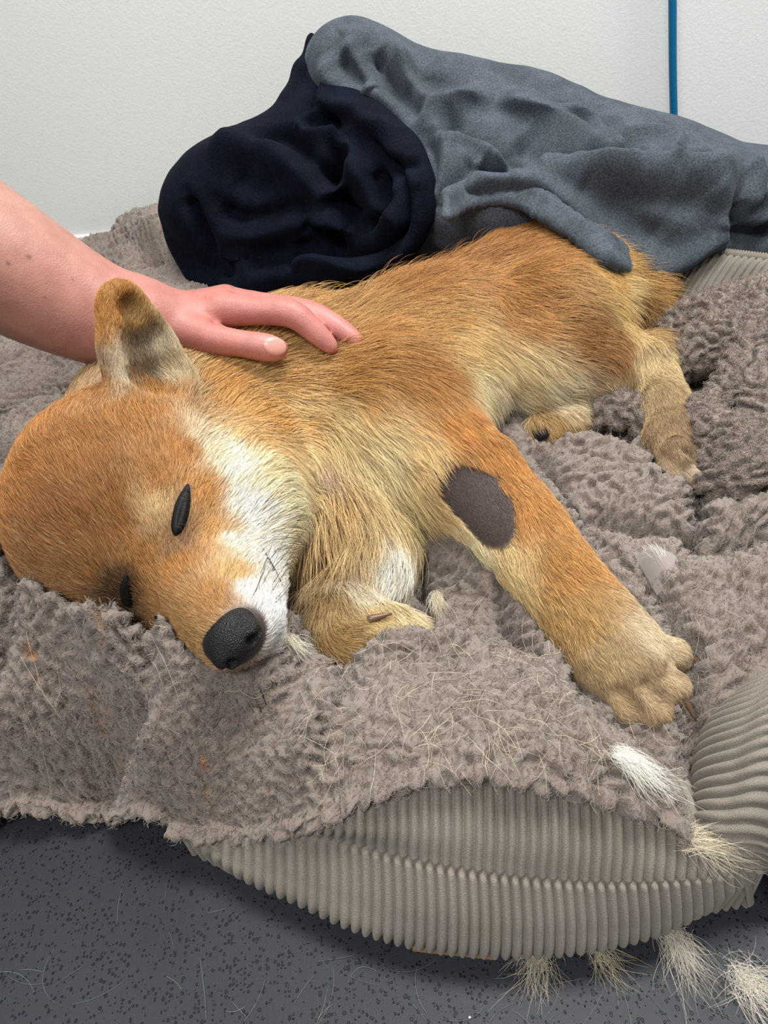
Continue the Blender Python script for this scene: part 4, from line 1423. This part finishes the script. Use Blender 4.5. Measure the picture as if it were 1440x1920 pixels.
tuft(F(818, 1118) + up3, F(820, 1150) + up3, .005, 110, (228, 216, 190), 7, 'small white hair tuft on the fleece between the forelegs')
tuft(F(545, 1200) + up3, F(565, 1225) + up3, .005, 90, (232, 224, 204), 8, 'small white hair tuft beside the nose')
tuft(F(1240, 1060) + up3, F(1225, 1035) + up3, .004, 120, (225, 220, 212), 9, 'pale hair tuft on the fleece beyond the front leg')


def strays(n, where, seed, length):
    g = np.random.default_rng(seed)
    out = []
    while len(out) < n:
        base = where(g)
        if base is None:
            continue
        L = length * g.uniform(.5, 1.5)
        a = g.uniform(0, 2 * np.pi)
        d = np.array([np.cos(a), np.sin(a), 0])
        e = np.array([-d[1], d[0], 0]) * g.normal(0, .45)
        out.append((base - d * L / 2, base + e * L * .5, base + d * L / 2))
    o = np.array(out)
    return bezier(o[:, 0], o[:, 1], o[:, 2], 9), g


def on_floor(g):
    p = P(g.uniform(-40, 1480), g.uniform(1560, 1920), .001)
    if p[1] > np.interp(p[0], FRONT[:, 0], FRONT[:, 1]) - .03 - .03 * np.sin(np.clip((p[0] + .18) / .38, 0, 1) * np.pi):
        return None
    return p


sp_, g_ = strays(46, on_floor, 21, .026)
sp_[..., 2] = .0012
hair_obj('stray_hairs', sp_, .00009 * np.array([.4, .8, 1, 1, 1, 1, 1, .8, .4]), np.tile(srgb(200, 192, 180), (len(sp_), 1)) * g_.uniform(.15, .5, (len(sp_), 1)), mat_shed, None,
         label='stray pale dog hairs strewn on the grey floor', cat='hair', kind='stuff')
grid_z = {}
for q_ in range(0, len(fv), 3):
    grid_z[(int(fv[q_, 0] * 200), int(fv[q_, 1] * 200))] = max(fv[q_, 2], grid_z.get((int(fv[q_, 0] * 200), int(fv[q_, 1] * 200)), 0))


def on_fleece(g):
    if g.random() < .75:
        x, y = g.uniform(560, 1300), g.uniform(1200, 1480)
    else:
        x, y = g.uniform(-20, 1440), g.uniform(860, 1480)
    k = np.nonzero((np.abs(fpj[:, 0] - x) < 4) & (np.abs(fpj[:, 1] - y) < 4))[0]
    return fv[k[0]] if len(k) else None


sp_, g_ = strays(320, on_fleece, 22, .022)
for i in range(len(sp_)):
    for j in range(9):
        z = grid_z.get((int(sp_[i, j, 0] * 200), int(sp_[i, j, 1] * 200)))
        if z:
            sp_[i, j, 2] = z + .0035
sp_[:, 1:-1, 2] = (sp_[:, :-2, 2] + sp_[:, 1:-1, 2] + sp_[:, 2:, 2]) / 3
hair_obj('stray_hairs', sp_, .00011 * np.array([.4, .8, 1, 1, 1, 1, 1, .8, .4]), np.tile(srgb(228, 216, 190), (len(sp_), 1)) * g_.uniform(.4, .9, (len(sp_), 1)), mat_shed, None,
         label='stray cream dog hairs scattered over the fleece of the bed', cat='hair', kind='stuff')

# a corner of the lining turned over, smooth backing outwards
cs = [(1188, 1028), (1258, 1018), (1286, 1066), (1228, 1108)]
cw = np.array([F(*c) for c in cs]) - np.array([0, 0, .002])
gn = 12
bv = []
for i in range(gn):
    for j in range(gn):
        a, b = i / (gn - 1), j / (gn - 1)
        q = (cw[0] * (1 - a) + cw[1] * a) * (1 - b) + (cw[3] * (1 - a) + cw[2] * a) * b
        bv.append(q + np.array([0, 0, .011 * math.sin(math.pi * a) ** .7 * math.sin(math.pi * b) ** .7 + .004 * math.sin(5 * a + 2 * b) * a]))
bv = np.array(bv)
bi_ = np.arange(gn * gn).reshape(gn, gn)
bq = np.stack([bi_[:-1, :-1], bi_[:-1, 1:], bi_[1:, 1:], bi_[1:, :-1]], -1).reshape(-1, 4)
bv, bq = outward(bv, bq, np.array([0, 0, 2.0]))
bq = np.concatenate([bq, bq[:, ::-1] + len(bv)])
bv = np.concatenate([bv, bv - np.array([0, 0, .0015])])
mat_back, nt, bs = new_mat('lining_backing', srgb(140, 130, 124), .9)
bs.inputs['Sheen Weight'].default_value = .4
mesh_obj('turned_backing', bv, bq, mat_back, bed, label='small patch of smooth pale backing showing in a fold')

# ------------------------------------------------------------------ blanket heaped on the dog's rump
def Q(px, py, y):
    """the point at distance y from the camera (towards the wall) seen at px, py"""
    d = ray(px, py)
    return CAM_O + d * (y / d[1])


def blanket_mat(name, col, sheen):
    mt, nt, bs = new_mat(name, col, .9)
    bs.inputs['Sheen Weight'].default_value = sheen
    bs.inputs['Specular IOR Level'].default_value = .08
    bs.inputs['Sheen Roughness'].default_value = .35
    bs.inputs['Sheen Tint'].default_value = (*np.minimum(np.array(col) * 4 + .1, 1), 1)
    tc = add(nt, 'ShaderNodeTexCoord')
    n1 = add(nt, 'ShaderNodeTexNoise', {'Vector': tc.outputs['Object'], 'Scale': 420.0, 'Detail': 4.0, 'Roughness': .65})
    n2_ = add(nt, 'ShaderNodeTexNoise', {'Vector': tc.outputs['Object'], 'Scale': 24.0, 'Detail': 5.0, 'Distortion': 1.0})
    c1 = ramp(nt, n1.outputs[0], [(.32, tuple(np.array(col) * .62)), (.68, tuple(np.array(col) * 1.35))])
    c2 = ramp(nt, n2_.outputs[0], [(.35, (.80, .80, .80)), (.65, (1.15, 1.15, 1.15))])
    mx = add(nt, 'ShaderNodeMixRGB', {'Fac': 1.0, 'Color1': c1.outputs[0], 'Color2': c2.outputs[0]}, blend_type='MULTIPLY')
    nt.links.new(mx.outputs[0], bs.inputs['Base Color'])
    bump(nt, bs, n1.outputs[0], .55, .0016)
    return mt


mat_grey = blanket_mat('slate_plush', srgb(76, 83, 91), .18)
mat_navy = blanket_mat('navy_plush', srgb(14, 19, 31), .05)
blanket = empty('reversible_blanket', (0, 0, 0), label='plush blanket, slate grey with its navy side turned out, heaped on the dog', cat='blanket')


CU = CAM_R[1]


def sil(px, py, y, r):
    """centre of a ball of radius r whose upper outline is seen at px, py"""
    return Q(px, py, y) - CU * r


class Sheet:
    """base heap; folds are pressed into it along strokes found on its surface"""
    def __init__(self, v, it=4):
        self.v, self.q = v.mesh()
        self.v = smooth_mesh(self.v, self.q, it)
        self.n = vnormals(self.v, self.q)
        self.px = project(self.v)
        self.front = ((CAM_O - self.v) * self.n).sum(1) > 0
        self.h = np.zeros(len(self.v))

    def at(self, x, y):
        rad = 8.0
        while rad < 200:
            k = np.nonzero((np.abs(self.px[:, 0] - x) < rad) & (np.abs(self.px[:, 1] - y) < rad) & self.front)[0]
            if len(k):
                d = self.px[k, 2]
                k = k[d < d.min() + .02]
                k = k[np.argsort((self.px[k, 0] - x) ** 2 + (self.px[k, 1] - y) ** 2)[:6]]
                return self.v[k].mean(0)
            rad *= 1.5

    def stroke(self, pts, amp, w, step=False):
        p = np.array([self.at(*c) for c in pts])
        p, tt = spline(p, np.linspace(0, 1, len(p)), 5)
        m = ((self.v > p.min(0) - 3 * w) & (self.v < p.max(0) + 3 * w)).all(1)
        X, N = self.v[m], self.n[m]
        best = np.full(len(X), 1e9)
        side = np.zeros(len(X))
        fade = np.zeros(len(X))
        for i in range(len(p) - 1):
            ab = p[i + 1] - p[i]
            t = np.clip(((X - p[i]) @ ab) / (ab @ ab + 1e-12), 0, 1)
            dd = X - p[i] - t[:, None] * ab
            d = (dd ** 2).sum(1)
            k = d < best
            best[k] = d[k]
            side[k] = ((np.cross(ab[None], N) * dd).sum(1))[k]
            fade[k] = (tt[i] + (tt[i + 1] - tt[i]) * t)[k]
        d = np.sqrt(best)
        taper = np.clip(np.minimum(fade, 1 - fade) * 6 + .25, 0, 1)
        if step:
            ww = np.where(side > 0, w, w * .28)
            pr = np.exp(-(d / ww) ** 2) - .55 * np.exp(-((d - .42 * w) / (.28 * w)) ** 2) * (side < 0)
        else:
            pr = np.exp(-(d / w) ** 2)
        self.h[m] += amp * pr * taper

    def build(self, name, mat, label, wob, seed):
        h = self.h + wob * noise3(self.v, 17, seed) + .45 * wob * noise3(self.v, 42, seed + 1)
        a = self.v + self.n * h[:, None]
        a = smooth_mesh(a, self.q, 1, .4)
        s = (a - on_wall(0, 0, 0)) @ WN
        a = a + WN * np.maximum(.004 - s, 0)[:, None]
        a[:, 2] = np.maximum(a[:, 2], .004)
        return mesh_obj(name, a, self.q, mat, blanket, label=label)


BX = ((-.60, .72, 0), (.95, 1.48, .46))
# slate side: a long heap between dog and wall with a rounded fold in front
gv = Volume(*BX, .0027)
ga = [(632, 78, 1.14, .030), (660, 68, 1.14, .042), (700, 88, 1.13, .050), (770, 125, 1.12, .060), (880, 142, 1.11, .068), (1000, 176, 1.09, .075), (1090, 220, 1.075, .08),
      (1200, 247, 1.06, .08), (1290, 275, 1.05, .08), (1370, 310, 1.03, .08), (1500, 315, 1.02, .08)]
gv.chain([sil(*q) for q in ga], [q[3] for q in ga], .03, n=3)
gb = [(720, 185, 1.10, .045), (800, 240, 1.05, .055), (900, 270, 1.00, .065), (1010, 295, .985, .065), (1130, 300, .98, .07), (1260, 310, .98, .07), (1400, 325, .98, .07), (1520, 330, .98, .07)]
gv.chain([sil(*q) for q in gb], [q[3] for q in gb], .04, n=2)
gc = [(822, 345, .995, .036), (850, 330, .955, .042)]
gv.chain([sil(*q) for q in gc], [q[3] for q in gc], .03)
gv.cone(Q(815, 410, 1.0), Q(825, 330, 1.0), .036, .036, .03)
gd = [(905, 352, .935, .018), (990, 352, .925, .030), (1080, 362, .915, .042), (1170, 385, .905, .052), (1240, 398, .90, .056), (1310, 390, .905, .052), (1370, 378, .92, .044)]
gv.chain([Q(*q[:3]) for q in gd], [q[3] for q in gd], .022, n=3)
ge = [(1158, 448, .885, .030), (1212, 472, .875, .032), (1270, 450, .885, .030), (1340, 425, .90, .030)]
gv.chain([Q(*q[:3]) for q in ge], [q[3] for q in ge], .025, n=2)
gf = [(1385, 400, .96, .05), (1430, 425, .96, .05), (1520, 440, .96, .05)]
gv.chain([Q(*q[:3]) for q in gf], [q[3] for q in gf], .015)
# body underneath, down to the bed
gv.chain([Q(780, 420, 1.08), Q(1000, 420, 1.06), Q(1250, 440, 1.03), Q(1520, 460, 1.02)], [.07, .08, .08, .08], .04)
gs = Sheet(gv)
for st in [
    ([(618, 100), (626, 145), (668, 168), (719, 187), (783, 219), (827, 248)], .015, .015),
    ([(636, 110), (668, 145), (693, 168)], -.014, .011), ([(652, 76), (668, 120), (700, 161), (709, 177)], .010, .010),
    ([(706, 90), (722, 122), (738, 161), (770, 203), (800, 228)], -.024, .012), ([(725, 92), (744, 116), (764, 161), (789, 197), (821, 213), (847, 200), (879, 181), (930, 182)], .018, .014),
    ([(853, 213), (850, 262)], -.016, .009), ([(862, 240), (907, 252), (960, 275), (1020, 292)], -.022, .020), ([(840, 264), (879, 256), (911, 258), (933, 283), (965, 308)], .018, .010),
    ([(901, 285), (923, 303), (960, 310)], -.028, .011), ([(834, 248), (837, 312), (815, 385)], .010, .011), ([(888, 289), (859, 344), (834, 384)], -.015, .009),
    ([(800, 260), (812, 310), (806, 370)], -.008, .010),
    ([(977, 313), (1043, 305), (1143, 312), (1243, 317), (1320, 320), (1383, 307)], .020, .026, True),
    ([(930, 186), (1010, 217), (1077, 257), (1130, 300)], .017, .014), ([(977, 243), (1027, 267), (1093, 292)], -.020, .020),
    ([(1043, 199), (1110, 230), (1147, 270), (1177, 303)], .013, .013, True), ([(1147, 240), (1193, 270), (1228, 305)], -.016, .012),
    ([(1277, 268), (1253, 300), (1237, 313)], .013, .009), ([(1173, 245), (1233, 248), (1277, 262), (1327, 292)], .008, .012), ([(1260, 285), (1300, 300), (1340, 300)], -.010, .010),
    ([(1390, 315), (1405, 340), (1396, 393)], .015, .009), ([(1376, 385), (1380, 437)], -.022, .010), ([(1425, 350), (1435, 390), (1415, 430)], .012, .010),
    ([(845, 372), (880, 350), (930, 336), (990, 346), (1040, 368), (1085, 396), (1147, 450), (1193, 493)], .012, .011),
    ([(1167, 472), (1220, 503), (1260, 495), (1330, 455), (1377, 430)], .010, .013), ([(1087, 335), (1127, 362), (1193, 420), (1243, 452)], -.009, .018),
    ([(1150, 350), (1230, 372), (1320, 380)], -.006, .016), ([(1380, 448), (1427, 437), (1460, 430)], -.022, .010), ([(1330, 350), (1360, 390), (1350, 430)], .007, .012),
    ([(760, 140), (850, 160), (960, 190)], -.006, .012), ([(640, 70), (655, 62), (690, 80)], .004, .01),
]:
    gs.stroke(st[0], st[1] * 1.4, *st[2:])
gs.build('grey_side', mat_grey, 'slate grey plush side of the blanket', .0035, 81)

# navy side turned out over the near end
nvv = Volume(*BX, .0027)
na = [(372, 318, 1.13, .050), (430, 282, 1.13, .058), (500, 252, 1.13, .058), (556, 218, 1.13, .050)]
nvv.chain([sil(*q) for q in na], [q[3] for q in na], .03, n=2)
for c, rad in ((Q(450, 415, 1.13), (.095, .08, .10)), (Q(545, 400, 1.08), (.105, .085, .095)), (Q(645, 390, 1.03), (.095, .075, .095)), (Q(712, 385, 1.00), (.062, .06, .085)), (Q(610, 270, 1.10), (.062, .06, .075))):
    nvv.ell(c, rad, None, .04)
nb = [(566, 165, 1.13, .022), (590, 112, 1.135, .020), (606, 84, 1.14, .013)]
nvv.chain([sil(*q) for q in nb] + [], [q[3] for q in nb], .02)
nvv.chain([sil(566, 165, 1.13, .02), sil(580, 230, 1.12, .03), sil(620, 250, 1.10, .04)], [.022, .03, .04], .02)
nvv.chain([sil(606, 95, 1.12, .012), sil(612, 140, 1.10, .016), sil(625, 195, 1.08, .02), sil(670, 215, 1.05, .022)], [.012, .016, .02, .022], .015)
for pts, rr in (([(328, 398, 1.10), (340, 440, 1.10), (365, 490, 1.09), (392, 522, 1.08), (440, 532, 1.05)], .020),
                ([(440, 530, 1.03), (500, 514, 1.01), (570, 503, .98), (640, 488, .95), (715, 470, .92), (762, 438, .90), (780, 390, .90), (776, 340, .915), (756, 294, .945), (718, 258, .98), (680, 226, 1.01), (645, 205, 1.04), (624, 175, 1.07)], .021)):
    nvv.chain([Q(*c) for c in pts], [rr] * len(pts), .012, n=3)
nvv.ell(Q(574, 190, 1.13), (.020, .02, .048), None, .01)
nvv.ell(Q(594, 135, 1.135), (.015, .02, .045), None, .008)
ns_ = Sheet(nvv)
for st in [
    ([(392, 282), (447, 277), (502, 281), (558, 307), (613, 344), (631, 381)], .020, .022), ([(470, 262), (540, 262), (590, 310), (630, 340)], -.022, .012),
    ([(348, 366), (366, 410), (403, 473), (432, 513)], -.022, .011), ([(410, 384), (447, 414), (491, 414), (539, 396), (594, 403)], -.018, .014),
    ([(420, 440), (506, 425), (558, 408), (613, 418), (668, 436)], .014, .015), ([(646, 278), (622, 316), (605, 338)], -.045, .014), ([(648, 262), (655, 300), (679, 337), (705, 381), (742, 418)], .020, .014),
    ([(631, 359), (650, 395), (672, 416)], -.036, .013), ([(600, 452), (650, 462), (700, 462), (745, 445)], -.028, .014), ([(694, 262), (716, 300), (742, 326), (754, 381), (752, 440), (705, 473), (640, 482)], -.016, .008),
    ([(539, 502), (565, 486), (613, 482), (653, 491), (697, 500)], .010, .010), ([(533, 506), (560, 472), (613, 464), (670, 474)], -.014, .008), ([(561, 234), (572, 259), (609, 261), (650, 258)], .014, .010),
    ([(575, 215), (600, 235), (640, 235)], -.014, .010), ([(590, 110), (592, 160), (588, 205)], -.012, .006), ([(605, 182), (624, 197), (668, 208), (686, 226), (734, 245)], .008, .008),
    ([(727, 303), (760, 306), (793, 307)], -.008, .006), ([(735, 350), (790, 345)], .006, .007), ([(440, 330), (480, 360), (520, 350)], -.006, .016), ([(700, 320), (720, 370), (730, 410)], -.014, .009),
    ([(400, 470), (440, 480), (480, 500)], .008, .014), ([(460, 500), (500, 490), (540, 470)], -.008, .012), ([(565, 420), (600, 440), (640, 445)], -.010, .010),
]:
    ns_.stroke(st[0], st[1] * 1.25, *st[2:])
ns_.build('navy_side', mat_navy, 'dark navy plush side turned outwards', .0035, 91)

# stitched hem that lies across the dog's back, below the rounded fold
low_px = [(838, 404), (862, 390), (905, 377), (950, 375), (1000, 393), (1045, 418), (1095, 455), (1128, 478), (1152, 494), (1178, 508)]
dy_ = np.array([S(x, y + 26)[1] for x, y in low_px])
cf = np.polyfit(np.arange(len(low_px)), dy_, 3)
dy_ = np.polyval(cf, np.arange(len(low_px)))
hl = np.array([Q(x, y, yy - .012 + b_) for (x, y), yy, b_ in zip(low_px, dy_, [0] * (len(low_px) - 3) + [.006, .018, .035])])
hs, _ = spline(hl, np.ones(len(hl)), 6)
hv = Volume((-.05, .60, .02), (.60, 1.20, .36), .0026)
upv = nrm(np.array([.12, .88, .42]))
for i in range(len(hs) - 1):
    for o, r in ((0, .0065), (.009, .0055), (.018, .0055), (.028, .0060)):
        hv.cone(hs[i] + upv * o, hs[i + 1] + upv * o, r, r, .005)
a_, b_ = hv.mesh()
a_ = smooth_mesh(a_, b_, 2)
n_ = vnormals(a_, b_)
al_ = np.argmin(((a_[:, None, :] - hs[None]) ** 2).sum(-1), 1)
arc = np.concatenate([[0], np.cumsum(np.linalg.norm(np.diff(hs, axis=0), axis=1))])[al_]
a_ = a_ + n_ * (.0007 * np.sin(arc * 2 * np.pi / .016 + 3 * noise3(a_, 30, 98)) + .002 * noise3(a_, 50, 97))[:, None]
mesh_obj('hem', a_, b_, mat_grey, blanket, label='stitched grey hem across the dog')
